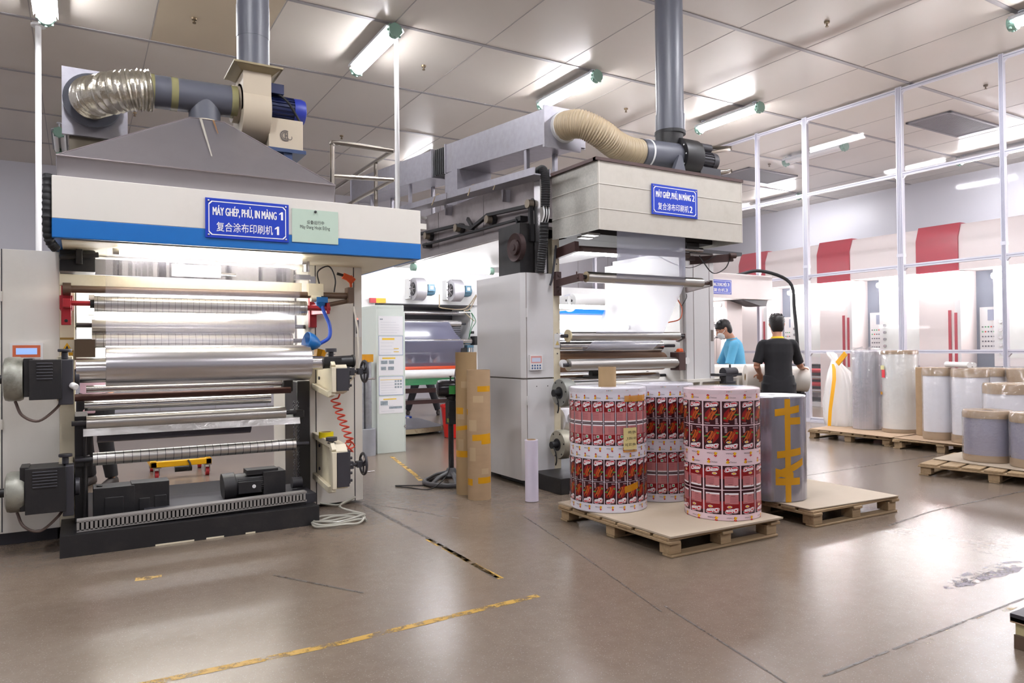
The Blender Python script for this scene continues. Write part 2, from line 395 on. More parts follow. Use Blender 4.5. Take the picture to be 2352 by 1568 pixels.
# ceiling: glossy sandwich panels with joint strips
CEIL = pm('ceiling_panel', '#cbc4ba', .3, var=.05, scale=.6, spec=.28, dirt='#b7a98f', dirt_amt=.18)
STRIP = pm('ceiling_strip', '#8f8b8c', .4, var=.05); STRIPL = pm('ceiling_joint', '#9d9894', .5)
c = MB().box(-7, 19, -7, 19, 5.45, 5.55, 0)
c.box(.815, 2.085, 8.53, 10.52, 5.4485, 5.4495, 3)
for k in range(-7, 7):
    y = 8.5+2.05*k
    if -6.5 < y < 18.4: c.box(-7, 19, y-.03, y+.03, 5.44, 5.452, 1)
for k in range(-6, 14):
    x = .8+1.3*k; c.box(x-.006, x+.006, -7, 19, 5.447, 5.452, 2)
struct('ceiling', c, [CEIL, STRIP, STRIPL, pm('ceiling_panel_tan', '#b8aa92', .4, var=.05, scale=1)])
WALL = pm('wall_panel', '#b5b4bb', .4, var=.03, scale=1); 
w = MB().box(-7, 19, 18.6, 18.75, 0, 5.45)
for k in range(22): w.box(-6.8+1.2*k, -6.79+1.2*k, 18.592, 18.6, 0, 5.45, 1)
struct('wall_back', w, [WALL, STRIPL])
struct('wall_left', MB().box(-7.15, -7, -7, 19, 0, 5.45), WALL)
struct('wall_front', MB().box(-7, 19, -7.15, -7, 0, 5.45), WALL)
struct('wall_end', MB().box(18.2, 18.35, -7, 19, 0, 5.45), WALL)
# glazed partition in aluminium profile
PX = 11.2
posts = [-3.4, -1.4, .4, 2.05, 3.6, 5.16, 6.65, 8.39, 9.46, 11.2, 12.9, 14.6, 16.4, 18.55]
rails = [.06, 1.25, 2.6, 4.06, 5.4]
pr = bpy.data.objects.new('wall_right', None); COL.objects.link(pr); pr.location = (PX, 8, 0); pr['kind'] = 'structure'
for i, y in enumerate(posts):
    b = MB(); w = .05 if i in (6, 7, 9, 11) else .032
    b.box(PX-.03, PX+.03, y-w, y+w, 0, 5.45)
    for dy in (-w*.5, 0, w*.5): b.box(PX-.033, PX-.029, y+dy-.004, y+dy+.004, 0, 5.44, 1)
    for z in rails[1:]:
        for sg in (-1, 1): b.prism([(y+sg*w, z-.02), (y+sg*(w+.045), z-.02), (y+sg*w, z-.075)], PX-.02, PX+.02, 'x')
    for z in (2.75, .02): b.box(PX-.036, PX+.036, y-w-.006, y+w+.006, z, z+.05)
    b.build('post', [ALU, pm('profile_groove', '#8d8ea0', .5)], pr)
for z in rails:
    b = MB(); b.box(PX-.024, PX+.024, posts[0], posts[-1], z-.028, z+.028); b.box(PX-.027, PX-.023, posts[0], posts[-1], z-.005, z+.005, 1)
    b.build('rail', [ALU, MATS['profile_groove']], pr)
for i in range(len(posts)-1):
    for k in range(len(rails)-1):
        b = MB(); y0, y1, z0, z1 = posts[i]+.03, posts[i+1]-.03, rails[k]+.02, rails[k+1]-.02
        b.add([(PX+.012, y0, z0), (PX+.012, y1, z0), (PX+.012, y1, z1), (PX+.012, y0, z1)], [(0, 1, 2, 3)]); b.build('pane', PANE, pr)
struct('baseboard_right', MB().box(PX-.05, PX+.05, posts[0], posts[-1], 0, .035), ALU)
# ---------------------------------------------------------------- ceiling lamps
HOUS = pm('lamp_housing', '#c9cbd0', .35, var=.03)
def ceiling_lamp(x, y0, y1, label, lit=True, z=5.325):
    t = thing('ceiling_lamp', label, 'lamp', (x, (y0+y1)/2, z), 'explosion-proof tube lamps under the ceiling')
    L = y1-y0
    b = MB().prism([(x-.125, z+.01), (x-.105, z+.045), (x+.105, z+.045), (x+.125, z+.01), (x+.12, z+.055), (x+.06, z+.075), (x-.06, z+.075), (x-.12, z+.055)], y0, y1, 'y'); b.build('housing', HOUS, t)
    for sx in (-.056, .056):
        MB().cyl((x+sx, y0+.06, z), (x+sx, y1-.06, z), .042, seg=14, m=0).build('tube', TUBE if lit else LWHITE, t)
    for y, s in ((y0+.05, -1), (y1-.05, 1)):
        b = MB().cyl((x, y, z), (x, y+s*.09, z), .085, seg=20)
        for a in range(8): b.box(x+.09*math.cos(a*PI/4)-.012, x+.09*math.cos(a*PI/4)+.012, y+s*.05-.012, y+s*.05+.012, z+.09*math.sin(a*PI/4)-.012, z+.09*math.sin(a*PI/4)+.012)
        b.build('end_cap', GREENC, t)
    for y in (y0+.1, y1-.1):
        MB().cyl((x, y, z+.06), (x, y, 5.45), .013, seg=8).cyl((x, y, 5.43), (x, y, 5.448), .04, seg=12).build('hanger', HOUS, t)
    return t
ceiling_lamp(-.33, 8.75, 10.15, 'lit tube lamp on the ceiling above the white pole, cut by the top edge')
ceiling_lamp(3.38, 8.42, 9.86, 'lit tube lamp with green end cap at the head of the central white pole')
ceiling_lamp(6.5, 8.38, 9.83, 'lit tube lamp above the square steel duct and its beige hose')
ceiling_lamp(9.71, 8.14, 9.5, 'lit tube lamp beside the top of the glazed partition, past the grey pipe')
ceiling_lamp(9.95, 3.0, 4.45, 'lit tube lamp in the top corner of the view, mostly out of frame')
ceiling_lamp(-.3, 15.0, 16.4, 'distant tube lamp behind the crinkled foil duct', lit=False, z=5.25)
ceiling_lamp(6.4, 13.7, 15.1, 'distant lit tube lamp peeping over the far end of the steel duct')
ceiling_lamp(13.1, 8.9, 10.3, 'unlit tube lamp seen through the partition under the far ceiling', lit=False)
for x, y in ((-.33, 2.9), (3.38, 2.9), (6.6, 2.9), (-.33, -3), (3.38, -3), (6.6, -3), (9.9, -3), (-3.6, 3), (-3.6, 9), (-3.6, 14.5)):
    ceiling_lamp(x, y, y+1.42, 'lit ceiling tube lamp out of the view')
for y in (2.5, 7.0, 12.5): ceiling_lamp(16.4, y, y+1.42, 'lit ceiling tube lamp over the printing press')
# ---------------------------------------------------------------- ceiling fittings
pm('brass', '#75644c', .4, .6)
def sprinkler(x, y, label):
    t = thing('sprinkler_head', label, 'sprinkler', (x, y, 5.42), 'fire sprinklers in the ceiling')
    MB().cyl((x, y, 5.425), (x, y, 5.449), .03, .035, seg=16).build('escutcheon', MATS['brass'], t)
    MB().cyl((x, y, 5.39), (x, y, 5.43), .009, seg=8).cyl((x-.02, y, 5.395), (x+.02, y, 5.395), .005, seg=6).build('nozzle', pm('brass', '#8f7a55', .35, .8), t)
    MB().cyl((x, y, 5.383), (x, y, 5.387), .022, seg=12).build('deflector', MATS['brass'], t)
for x, y, l in ((1.22, 9.56, 'ceiling sprinkler on the brownish panel beside the wide grey pipe'), (4.27, 9.54, 'ceiling sprinkler between the central pole lamp and the next lamp'),
                (8.04, 9.56, 'ceiling sprinkler over the beige hose, past the grey pipe'), (8.12, 5.74, 'ceiling sprinkler alone on the open ceiling near the partition'),
                (12.3, 5.9, 'ceiling sprinkler beyond the partition in the upper corner pane'), (4.3, 13.44, 'ceiling sprinkler above the steel railing'),
                (.82, 13.84, 'ceiling sprinkler under the grey duct tee'), (13.3, 10.9, 'ceiling sprinkler seen through the partition beside a lamp reflection')):
    sprinkler(x, y, l)
def vent(x0, x1, y0, y1, label):
    t = thing('ceiling_vent', label, 'vent', ((x0+x1)/2, (y0+y1)/2, 5.43), 'return air grilles beyond the partition')
    b = MB(); b.box(x0, x1, y0, y0+.05, 5.42, 5.449).box(x0, x1, y1-.05, y1, 5.42, 5.449).box(x0, x0+.05, y0, y1, 5.42, 5.449).box(x1-.05, x1, y0, y1, 5.42, 5.449); b.build('frame', pm('grille_grey', '#77757a', .5), t)
    b = MB()
    for k in range(28):
        y = y0+.05+(y1-y0-.1)*k/28; b.box(x0+.05, x1-.05, y, y+.014, 5.425, 5.446)
    b.build('slats', MATS['grille_grey'], t)
    MB().box(x0+.04, x1-.04, y0+.04, y1-.04, 5.446, 5.4495).build('backing', pm('grille_back', '#4a494d', .7), t)
vent(13.08, 14.8, 6.85, 7.65, 'large dark return grille beyond the partition, high in the wide pane')
vent(13.1, 14.8, 11.3, 12.2, 'dark return grille beyond the partition, low behind the black blower motor')
tag(MB().cyl((3.55, 8.79, 3.1), (3.55, 8.79, 5.449), .03, seg=16).cyl((3.55, 8.79, 5.42), (3.55, 8.79, 5.449), .06, seg=16).box(3.52, 3.96, 8.76, 8.82, 3.08, 3.11).build('support_pole', LWHITE), 'slim white pole from the ceiling down behind the steel railing', 'pole')
tag(MB().cyl((-.43, 10.7, 0), (-.43, 10.7, 5.449), .034, seg=16).cyl((-.43, 10.7, 5.42), (-.43, 10.7, 5.449), .08, seg=16).build('support_pole', LWHITE), 'slim white pole at the picture edge behind the grey exhaust hood', 'pole')
# ---------------------------------------------------------------- shared machine pieces
def rollr(parent, x0, x1, y, z, r, mat, name='roller', shaft=0.0, sr=.018, seg=32, lines=0, lm=None):
    b = MB().cyl((x0, y, z), (x1, y, z), r, seg=seg)
    if lines:
        for k in range(lines):
            x = x0+(x1-x0)*(k+.5)/lines; b.cyl((x-.0018, y, z), (x+.0018, y, z), r+.0006, seg=seg, m=1)
    o = b.build(name, [mat, lm or LINEG], parent)
    if shaft:
        MB().cyl((x0-shaft, y, z), (x1+shaft, y, z), sr, seg=14).build('shaft', DKGREY, o)
    return o
def hand_wheel(parent, x, y, z, r, mat=None):
    b = MB(); mat = mat or DKGREY
    pts = [(x, y+r*math.cos(a), z+r*math.sin(a)) for a in [2*PI*i/24 for i in range(25)]]
    b.tube(pts, .011, seg=8, smooth=False, cap=False)
    for a in (.5, .5+2*PI/3, .5+4*PI/3): b.cyl((x, y, z), (x, y+r*math.cos(a), z+r*math.sin(a)), .008, seg=8)
    b.cyl((x-.03, y, z), (x+.02, y, z), .02, seg=12)
    w = b.build('handwheel', mat, parent)
    MB().cyl((x, y-r*.7, z-r*.7), (x+.07, y-r*.7, z-r*.7), .008, seg=8).build('grip', STAINL, w)
    return w
def machine_sign(name, label, x0, x1, z0, z1, y, l1, l2, zh=None):
    t = thing(name, label, 'sign', ((x0+x1)/2, y, (z0+z1)/2), 'blue machine name plates')
    w = x1-x0; h = z1-z0
    MB().box(x0, x1, y-.008, y, z0, z1).build('plate', SIGNB, t)
    b = MB(); i = .02*h/.28; q = .02*h/.28; e = .006*h/.28
    c = [(x0+i+q, z0+i), (x1-i-q, z0+i), (x1-i, z0+i+q), (x1-i, z1-i-q), (x1-i-q, z1-i), (x0+i+q, z1-i), (x0+i, z1-i-q), (x0+i, z0+i+q)]
    i2 = i+e; c2 = [(x0+i2+q, z0+i2), (x1-i2-q, z0+i2), (x1-i2, z0+i2+q), (x1-i2, z1-i2-q), (x1-i2-q, z1-i2), (x0+i2+q, z1-i2), (x0+i2, z1-i2-q), (x0+i2, z0+i2+q)]
    b.add([(u, y-.0095, v) for u, v in c]+[(u, y-.0095, v) for u, v in c2], [(k, (k+1) % 8, 8+(k+1) % 8, 8+k) for k in range(8)])
    b.build('border', INKW, t)
    def digit(b, ch, xa, xb, za, zb):
        if ch == '1': b.add([(xa+(xb-xa)*u, y-.0097, za+(zb-za)*v) for u, v in ((.05, .62), (.05, .76), (.6, 1), (.95, 1), (.95, 0), (.5, 0), (.5, .74))], [(0, 1, 2, 6), (2, 3, 4, 5, 6)])
        else:
            for q in (-2, -1, 0, 1, 2): text_on(b, ch, xa+q*.0011, xb+q*.0011, za, zb, y-.0098-.0002*q)
    b = MB()
    for q in (-2, -1, 0, 1, 2): text_on(b, l1[:-2], x0+.085*w+q*.0009, x1-.155*w+q*.0009, z0+.54*h, z0+.85*h, y-.0098-.0002*q)
    digit(b, l1[-1], x1-.125*w, x1-.07*w, z0+.575*h, z0+.79*h); b.build('lettering', INKW, t)
    b = MB(); text_on(b, l2[:-2], x0+.125*w, x1-.2*w, z0+.17*h, z0+.41*h, y-.0095, bold=.004); digit(b, l2[-1], x1-.18*w, x1-.12*w, z0+.18*h, z0+.4*h); b.build('lettering', INKW, t)
    for u in (x0+.02, x1-.02):
        for v in (z0+.02, z1-.02): MB().ball((u, y-.008, v), .008, seg=8).build('screw', STAINL, t)
    return t
def tube_lamp(parent, p0, p1, r, mat, name='work_lamp'):
    o = MB().cyl(p0, p1, r, seg=12).build(name, mat, parent)
    d = (Vector(p1)-Vector(p0)).normalized(); p0 = Vector(p0); p1 = Vector(p1)
    MB().cyl(p0-d*.04, p0, r*1.15, seg=12).build('end_cap', LWHITE, o); MB().cyl(p1, p1+d*.04, r*1.15, seg=12).build('end_cap', LWHITE, o)
    return o
# ---------------------------------------------------------------- laminator with the blue stripe
M1 = thing('laminating_machine', 'cream film laminating machine with a blue striped top beam, drums on its side', 'machine', (.85, 6.2, 0))
b = MB().box(-.95, -.126, 6.2, 7.6, .09, 2.09, 0).box(-.93, -.14, 6.24, 7.5, 0, .09, 1)
b.box(-.473, -.466, 6.197, 6.2, .1, 2.09, 1)
for z in (1.72, .82): b.cyl((-.47, 6.19, z), (-.47, 6.19, z+.07), .008, seg=8)
cab = b.build('side_cabinet', [WHITE, DKGREY], M1, bevel=.006)
b = MB().box(-.42, -.225, 6.175, 6.2, 1.15, 1.425, 0).box(-.405, -.24, 6.173, 6.175, 1.325, 1.41, 1).box(-.385, -.26, 6.171, 6.173, 1.345, 1.39, 2).box(-.405, -.24, 6.173, 6.175, 1.17, 1.315, 3)
for i in range(4):
    for k in range(3): b.box(-.395+.038*i, -.37+.038*i, 6.17, 6.173, 1.19+.04*k, 1.215+.04*k, 4)
b.build('control_panel', [LWHITE, pm('panel_orange', '#d06a45', .5), pm('lcd_blue', '#8fb0ea', .3, emit=.4), pm('panel_grey', '#a8a3a8', .5), pm('key_grey', '#8a858a', .5)], cab)
b = MB().box(-.126, -.03, 6.2, 7.4, .09, 2.2)
post = b.build('frame_post', CREAM, M1, bevel=.004)
b = MB(); b.box(-.118, -.038, 6.197, 6.2, 1.36, 1.372, 2)
b.prism([(-.108, 1.375), (-.048, 1.375), (-.078, 1.428)], 6.196, 6.2, 'y', 0); b.prism([(-.09, 1.383), (-.068, 1.383), (-.078, 1.408)], 6.194, 6.197, 'y', 1)
b.box(-.116, -.042, 6.197, 6.2, 1.335, 1.356, 0); b.box(-.122, -.036, 6.197, 6.2, 1.45, 1.465, 2)
b.build('warning_label', [YELLOW, INKD, pm('label_ochre', '#9b7a35', .5)], post)
b = MB().box(1.68, 2.155, 6.2, 7.5, .03, 2.15, 0)
for x in (1.742, 2.083): b.box(x-.004, x+.004, 6.197, 6.2, .03, 2.12, 1)
b.box(2.09, 2.15, 6.196, 6.2, 1.47, 1.64, 2); b.box(2.1, 2.125, 6.194, 6.197, 1.5, 1.62, 1)
col1 = b.build('frame_column', [WHITE, DKGREY, LWHITE], M1, bevel=.005)
MB().box(2.106, 2.116, 6.192, 6.197, 1.625, 1.635).build('indicator_light', glow('red_led', (1, .08, .05), 3), col1)
b = MB().box(-.116, 1.6, 5.62, 6.5, 0, .145, 0).box(-.1, 1.68, 6.5, 7.4, 0, .12, 0)
for x0, x1 in ((.45, .7), (.78, .9), (1.05, 1.12)): b.box(x0, x1, 5.618, 5.62, .0, .012, 1)
b.build('base_beam', [BLACK, CREAM], M1, bevel=.006)
# slotted cable trunking on the base, rising to the far end
b = MB(); n = 58
def tz(x): return .225+.03*(x/1.5)
for k in range(n):
    x0 = -.02+1.54*k/n; x1 = x0+1.54/n
    for (za, zb) in ((.0, .014), (.064, .078)):
        b.add([(x0, 5.68, tz(x0)-.078+za), (x1, 5.68, tz(x1)-.078+za), (x1, 5.68, tz(x1)-.078+zb), (x0, 5.68, tz(x0)-.078+zb),
               (x0, 5.684, tz(x0)-.078+za), (x1, 5.684, tz(x1)-.078+za), (x1, 5.684, tz(x1)-.078+zb), (x0, 5.684, tz(x0)-.078+zb)],
              [(0, 1, 2, 3), (7, 6, 5, 4), (0, 4, 5, 1), (3, 2, 6, 7)])
    b.box(x0, x0+.016, 5.68, 5.684, tz(x0)-.07, tz(x0)-.01)
b.add([(-.02, 5.68, tz(-.02)), (1.52, 5.68, tz(1.52)), (1.52, 5.76, tz(1.52)), (-.02, 5.76, tz(-.02))], [(0, 1, 2, 3)])
b.box(-.02, 1.52, 5.72, 5.76, .145, .22, 1)
b.build('cable_trunking', [pm('trunking_grey', '#8e8a86', .5, var=.1), BLACK], M1)
MB().box(.4, 1.62, 5.78, 6.3, .145, .215).build('deck_plate', DKGREY, M1)
# fascia beam and deck
b = MB().box(-.15, 2.4, 5.45, 6.9, 2.215, 2.49, 0).box(-.15, 2.4, 5.449, 6.9, 2.092, 2.215, 1).box(-.1, 2.35, 5.5, 6.85, 2.085, 2.092, 2)
fas = b.build('top_beam', [WHITE, BLUE, CREAM], M1, bevel=.006)
b = MB().box(-.1, 2.3, 6.9, 8.7, 2.16, 2.46)
b.build('oven_deck', WHITE, M1)
MB().box(-.02, 1.66, 6.57, 6.6, 1.28, 1.9).build('back_panel', LWHITE, M1)  # white reflector added behind the rollers to brighten the bay
# upper internals
MB().box(-.1, 1.66, 6.6, 7.2, 1.55, 2.085).build('inner_housing', pm('inner_grey', '#8f8b86', .5, var=.12, dirt='#5c5856', dirt_amt=.4), M1)
b = MB().box(-.12, .1, 5.98, 6.3, 1.93, 2.08); b.cyl((-.12, 5.93, 2.02), (.12, 5.93, 2.05), .02, seg=10); b.box(-.02, .02, 5.9, 5.98, 1.98, 2.08)
b.build('slide_block', BLACK, M1, bevel=.004)
b = MB().box(.1, 1.55, 6.28, 6.36, 1.94, 2.06, 0)
for k in range(26):
    x = .16+1.35*random.random(); b.box(x, x+.012+.03*random.random(), 6.275, 6.28, 1.94, 2.06, 1)
b.box(.62, .98, 6.2, 6.28, 1.95, 2.04, 2); b.cyl((.98, 6.24, 1.985), (1.1, 6.24, 1.98), .012, seg=8, m=2)
b.build('sensor_rail', [pm('rail_grey', '#77757a', .4, .3, var=.1), DKGREY, STAINL], M1)
tube_lamp(M1, (.24, 5.72, 2.055), (1.5, 5.72, 2.055), .02, WARM)
tube_lamp(M1, (.1, 6.3, 1.77), (1.06, 6.3, 1.77), .018, WTUBE)
tube_lamp(M1, (.1, 8.4, 2.12), (1.9, 8.4, 2.12), .03, WTUBE); tube_lamp(M1, (.1, 7.6, 2.12), (1.9, 7.6, 2.12), .03, WTUBE); tube_lamp(M1, (.1, 6.35, 1.3), (1.5, 6.35, 1.3), .018, WARM); tube_lamp(M1, (.1, 6.48, 1.66), (1.5, 6.48, 1.66), .018, WTUBE)  # extra tubes added to brighten the bay and the floor behind
MB().box(-.12, 1.56, 5.94, 5.97, 1.825, 1.905).build('cross_bar', CREAM, M1, bevel=.003)
b = MB().cyl((-.1, 5.93, 1.8), (1.96, 5.93, 1.81), .026, seg=14).box(1.93, 1.98, 5.88, 5.98, 1.75, 1.88).cyl((1.72, 5.93, 1.72), (1.95, 5.93, 1.77), .02, seg=10).cyl((-.1, 5.93, 1.8), (-.05, 5.93, 1.8), .045, seg=14)
b.build('guide_bar', pm('dull_bronze', '#6a5648', .4, .4, var=.15), M1)
b = MB().box(1.5, 1.62, 5.9, 5.98, 1.93, 1.97).box(1.6, 1.72, 5.88, 5.95, 1.8, 1.9, 1).cyl((1.62, 5.9, 1.78), (1.7, 5.9, 1.78), .03, seg=12, m=1).cyl((1.6, 5.96, 2.0), (1.6, 5.96, 2.09), .03, seg=12).box(1.62, 1.66, 5.9, 5.94, 1.9, 1.96)
b.tube([(1.7, 5.93, 1.9), (1.68, 5.9, 2.0), (1.78, 5.92, 2.05), (1.84, 5.95, 1.95), (1.83, 5.95, 1.84)], .006, seg=6, m=2); b.tube([(1.66, 5.9, 1.9), (1.69, 5.88, 1.75), (1.72, 5.88, 1.66)], .004, seg=6, m=3)
b.build('web_sensor', [STAINL, CREAM, RUBBER, ORANGE], M1)
b = MB().box(-.12, -.04, 5.99, 6.2, 1.66, 1.76).box(-.11, -.05, 5.98, 6.02, 1.55, 1.83, 0).cyl((-.06, 5.9, 1.7), (.07, 5.9, 1.7), .018, seg=10).box(-.1, -.05, 5.88, 6.0, 1.67, 1.73)
b.cyl((-.08, 5.975, 1.8), (-.08, 5.985, 1.8), .012, seg=8, m=1).cyl((-.08, 5.975, 1.58), (-.08, 5.985, 1.58), .012, seg=8, m=1)
b.build('roller_bracket', [RED, BLACK], M1, bevel=.004)
b = MB().box(1.68, 1.74, 6.15, 6.2, 1.55, 1.84).cyl((1.58, 5.9, 1.7), (1.78, 5.9, 1.7), .022, seg=10).obox((1.7, 6.18, 1.7), (1.76, 5.88, 1.7), .03, .09)
b.build('roller_bracket', RED, M1, bevel=.004)
rollr(M1, .09, 1.58, 5.9, 1.697, .058, SATIN, lines=36)
MB().cyl((.065, 5.9, 1.697), (.09, 5.9, 1.697), .03, seg=14).build('bearing', BLACK, M1)
rollr(M1, .08, 1.58, 6.3, 1.56, .06, SATIN, shaft=.1); rollr(M1, .08, 1.56, 6.28, 1.44, .06, SATIN, shaft=.1, lines=30)
MB().box(-.03, .1, 6.15, 6.4, 1.3, 1.45).build('bearing_block', pm('bronze_block', '#5b4a3a', .5, .3), M1)
# unwind shaft, drums and side motors
b = MB().cyl((-.02, 5.75, 1.235), (.155, 5.75, 1.235), .088, seg=28).cyl((1.56, 5.75, 1.255), (1.67, 5.75, 1.255), .055, seg=24).cyl((.155, 5.75, 1.26), (1.56, 5.75, 1.26), .05, seg=16)
b.build('unwind_shaft', CHROME, M1)
def brake(y, z, r, gx0, gx1, gz0, gz1, knobz):
    o = MB().lathe([(r*.75, 0), (r*.95, .01), (r, .03), (r, .09), (r*.93, .11)], (-.425, y, z), (1, 0, 0), seg=36).build('brake_drum', pm('scuffed_drum', '#a3a398', .4, .35, var=.2, scale=14, dirt='#4a463e', dirt_amt=.8), M1)
    MB().cyl((-.47, y, z), (-.42, y, z), .03, seg=14).build('hub', BLACK, o)
    b = MB().box(gx0, gx1, y-.13, y+.13, gz0, gz1)
    for k in range(6): b.box(gx0+.04, gx1-.05, y-.136, y-.13, gz1-.03-.02*k, gz1-.02-.02*k, 1)
    b.box(gx0-.03, gx0+.02, y-.1, y+.1, gz0+.02, gz1+.01)
    b.build('gearbox', [BLACK, DKGREY], M1, bevel=.01)
    b = MB().box(gx1-.02, -.035, y-.1, y+.06, gz0-.04, gz1).obox((-.085, y+.02, (gz0+gz1)/2), (-.085, 6.22, (gz0+gz1)/2), .09, .3, m=1)
    b.cyl((-.085, y, gz1), (-.085, y, knobz-.02), .02, seg=12).cyl((-.085, y, knobz-.02), (-.085, y, knobz), .042, seg=18)
    b.cyl((-.03, y, z), (.0, y, z), .06, seg=18)
    if z > 1: b.cyl((-.045, y-.1, z-.045), (-.02, y-.13, z-.06), .022, seg=12, m=2)
    b.build('shaft_mount', [DKGREY, CREAM, LWHITE], M1, bevel=.005)
    MB().tube([(-.36, y-.02, z-r), (-.32, y-.06, z-r-.09), (-.23, y-.07, z-r-.13), (-.13, y-.06, z-r-.05), (-.1, y-.02, gz0)], .009, seg=8).build('cable', pm('cable_brown', '#5d4d46', .6), M1)
brake(5.72, 1.185, .145, -.28, -.1, 1.05, 1.31, 1.38)
brake(5.85, .43, .135, -.31, -.08, .29, .59, .66)
def arm(z0, z1, zk, wheel_y, wheel_z):
    P = [(6.2, z0+.05), (5.74, z0), (5.65, z0+.02), (5.65, z1-.05), (5.7, z1), (6.2, z1+.03)]
    b = MB().prism(P, 1.745, 1.84, 'x', 0)
    for (p, q) in zip(P, P[1:]):
        b.obox((1.725, p[0], p[1]), (1.725, q[0], q[1]), .05, .035, m=0, up=(1, 0, 0))
    for y, z in ((6.1, z0+.12), (6.1, z1-.05), (5.8, z1-.03)): b.cyl((1.735, y, z), (1.746, y, z), .015, seg=10, m=1)
    a = b.build('unwind_arm', [CREAM, DKGREY], M1, bevel=.004)
    b = MB().box(1.75, 1.85, 5.638, 5.65, z0+.03, z1-.06, 0).box(1.84, 1.862, 5.65, 5.72, z0+.05, z1-.05, 0)
    for k in range(4): b.cyl((1.86, 5.68, z0+.07+.06*k), (1.885, 5.68, z0+.07+.06*k), .012, seg=8)
    b.cyl((1.73, 5.72, z1), (1.73, 5.72, zk-.03), .022, seg=12).cyl((1.73, 5.72, zk-.03), (1.73, 5.72, zk), .045, seg=18).cyl((1.73, 5.72, zk-.05), (1.73, 5.72, zk-.045), .035, seg=18)
    b.cyl((1.86, wheel_y, wheel_z), (1.98, wheel_y, wheel_z), .014, seg=10).box(1.87, 1.91, wheel_y-.03, wheel_y+.03, wheel_z-.03, wheel_z+.03).box(1.94, 1.98, wheel_y-.03, wheel_y+.03, wheel_z-.025, wheel_z+.025)
    b.build('clamp', DKGREY, a, bevel=.003)
    hand_wheel(M1, 2.0, wheel_y, wheel_z, .085)
arm(1.0, 1.27, 1.37, 5.7, 1.18); arm(.235, .6, .66, 5.74, .42)
MB().cyl((1.66, 5.71, 1.255), (1.9, 5.71, 1.265), .047, seg=20).box(1.66, 1.8, 5.66, 5.76, 1.26, 1.3).cyl((1.9, 5.71, 1.265), (1.915, 5.71, 1.265), .053, seg=20).build('shaft_chuck', BLACK, M1, bevel=.003)
# lower rollers
rollr(M1, .04, 1.45, 6.05, 1.09, .026, CHROME); rollr(M1, -.03, 1.47, 5.97, 1.035, .026, pm('dark_red_bar', '#4d302c', .35, .3), 'tie_bar')
rollr(M1, .03, 1.34, 6.1, .965, .036, CHROME); rollr(M1, .04, 1.42, 5.95, .855, .05, SATIN, shaft=.09)
b = MB().prism([(5.9, .765), (5.92, .815), (6.06, .83), (6.06, .82), (5.93, .805), (5.91, .765)], .02, 1.53, 'x'); b.build('foil_tray', pm('crumpled_foil', '#c9c7c6', .3, .9, var=.12, scale=14, bump=.6), M1)
rollr(M1, .08, 1.5, 5.95, .595, .046, SATIN, shaft=.11, sr=.016, lines=26, lm=DKGREY)
b = MB().cyl((.12, 6.9, .71), (1.33, 6.9, .71), .1, seg=32); b.build('rewind_core', pm('dark_film', '#77717c', .25, .8, var=.08), M1)
b = MB().cyl((1.33, 6.9, .71), (1.5, 6.9, .71), .04, seg=16); b.build('core', KRAFT, M1)
b = MB().box(-.03, .05, 6.0, 6.5, .15, .9).box(-.03, .06, 5.96, 6.02, .55, .62).cyl((.03, 5.97, .15), (.03, 5.97, .88), .012, seg=8); b.build('inner_frame', BLACK, M1)
b = MB().box(1.55, 1.66, 6.08, 6.5, .15, 1.1).box(1.49, 1.58, 5.96, 6.1, .8, .87).box(1.42, 1.5, 6.0, 6.08, 1.02, 1.12); b.build('inner_frame', BLACK, M1, bevel=.01)
b = MB()
for k in range(24):
    z = .26+.029*k
    for x in (1.515, 1.545): b.tube([(x, 6.03, z-.012), (x+.009, 6.03, z), (x, 6.03, z+.012), (x-.009, 6.03, z), (x, 6.03, z-.012)], .0035, seg=5, smooth=False)
b.cyl((1.49, 6.03, .27), (1.57, 6.03, .27), .045, seg=16)
b.build('drive_chain', DKGREY, M1)
b = MB().cyl((.95, 6.0, .295), (1.04, 6.0, .3), .105, seg=28).cyl((1.04, 6.0, .3), (1.26, 6.0, .305), .09, seg=28).box(1.24, 1.41, 5.9, 6.11, .2, .4).box(1.12, 1.36, 5.93, 6.07, .38, .42).box(1.05, 1.22, 5.885, 5.95, .25, .34)
for k in range(9): b.box(1.05, 1.25, 5.99-.09*math.cos(-.6+.15*k), 6.0-.09*math.cos(-.6+.15*k)-.006, .3+.1*math.sin(-.6+.15*k), .306+.1*math.sin(-.6+.15*k))
b.box(.96, 1.4, 5.95, 6.1, .2, .22)
dm = b.build('drive_motor', BLACK, M1, bevel=.012); MB().cyl((1.165, 5.884, .3), (1.165, 5.88, .3), .014, seg=14).build('rating_plate', LWHITE, dm)
b = MB().box(.08, .34, 5.92, 6.12, .15, .39).box(.32, .57, 5.93, 6.1, .19, .4).box(.15, .27, 5.912, 5.92, .16, .32).box(.37, .44, 5.922, 5.93, .2, .29).box(.47, .55, 5.922, 5.93, .2, .3).cyl((.12, 6.0, .39), (.12, 6.0, .4), .02, seg=10)
b.build('gear_unit', BLACK, M1, bevel=.01)
b = MB().tube([(-.17, 5.5, 2.5), (-.175, 5.48, 2.3), (-.17, 5.5, 2.1), (-.13, 5.56, 2.03)], .028, seg=12, n=14, rfun=lambda t: 1+.12*math.sin(t*170))
b.box(-.2, -.14, 5.5, 5.7, 2.44, 2.5).build('conduit_hose', RUBBER, M1)
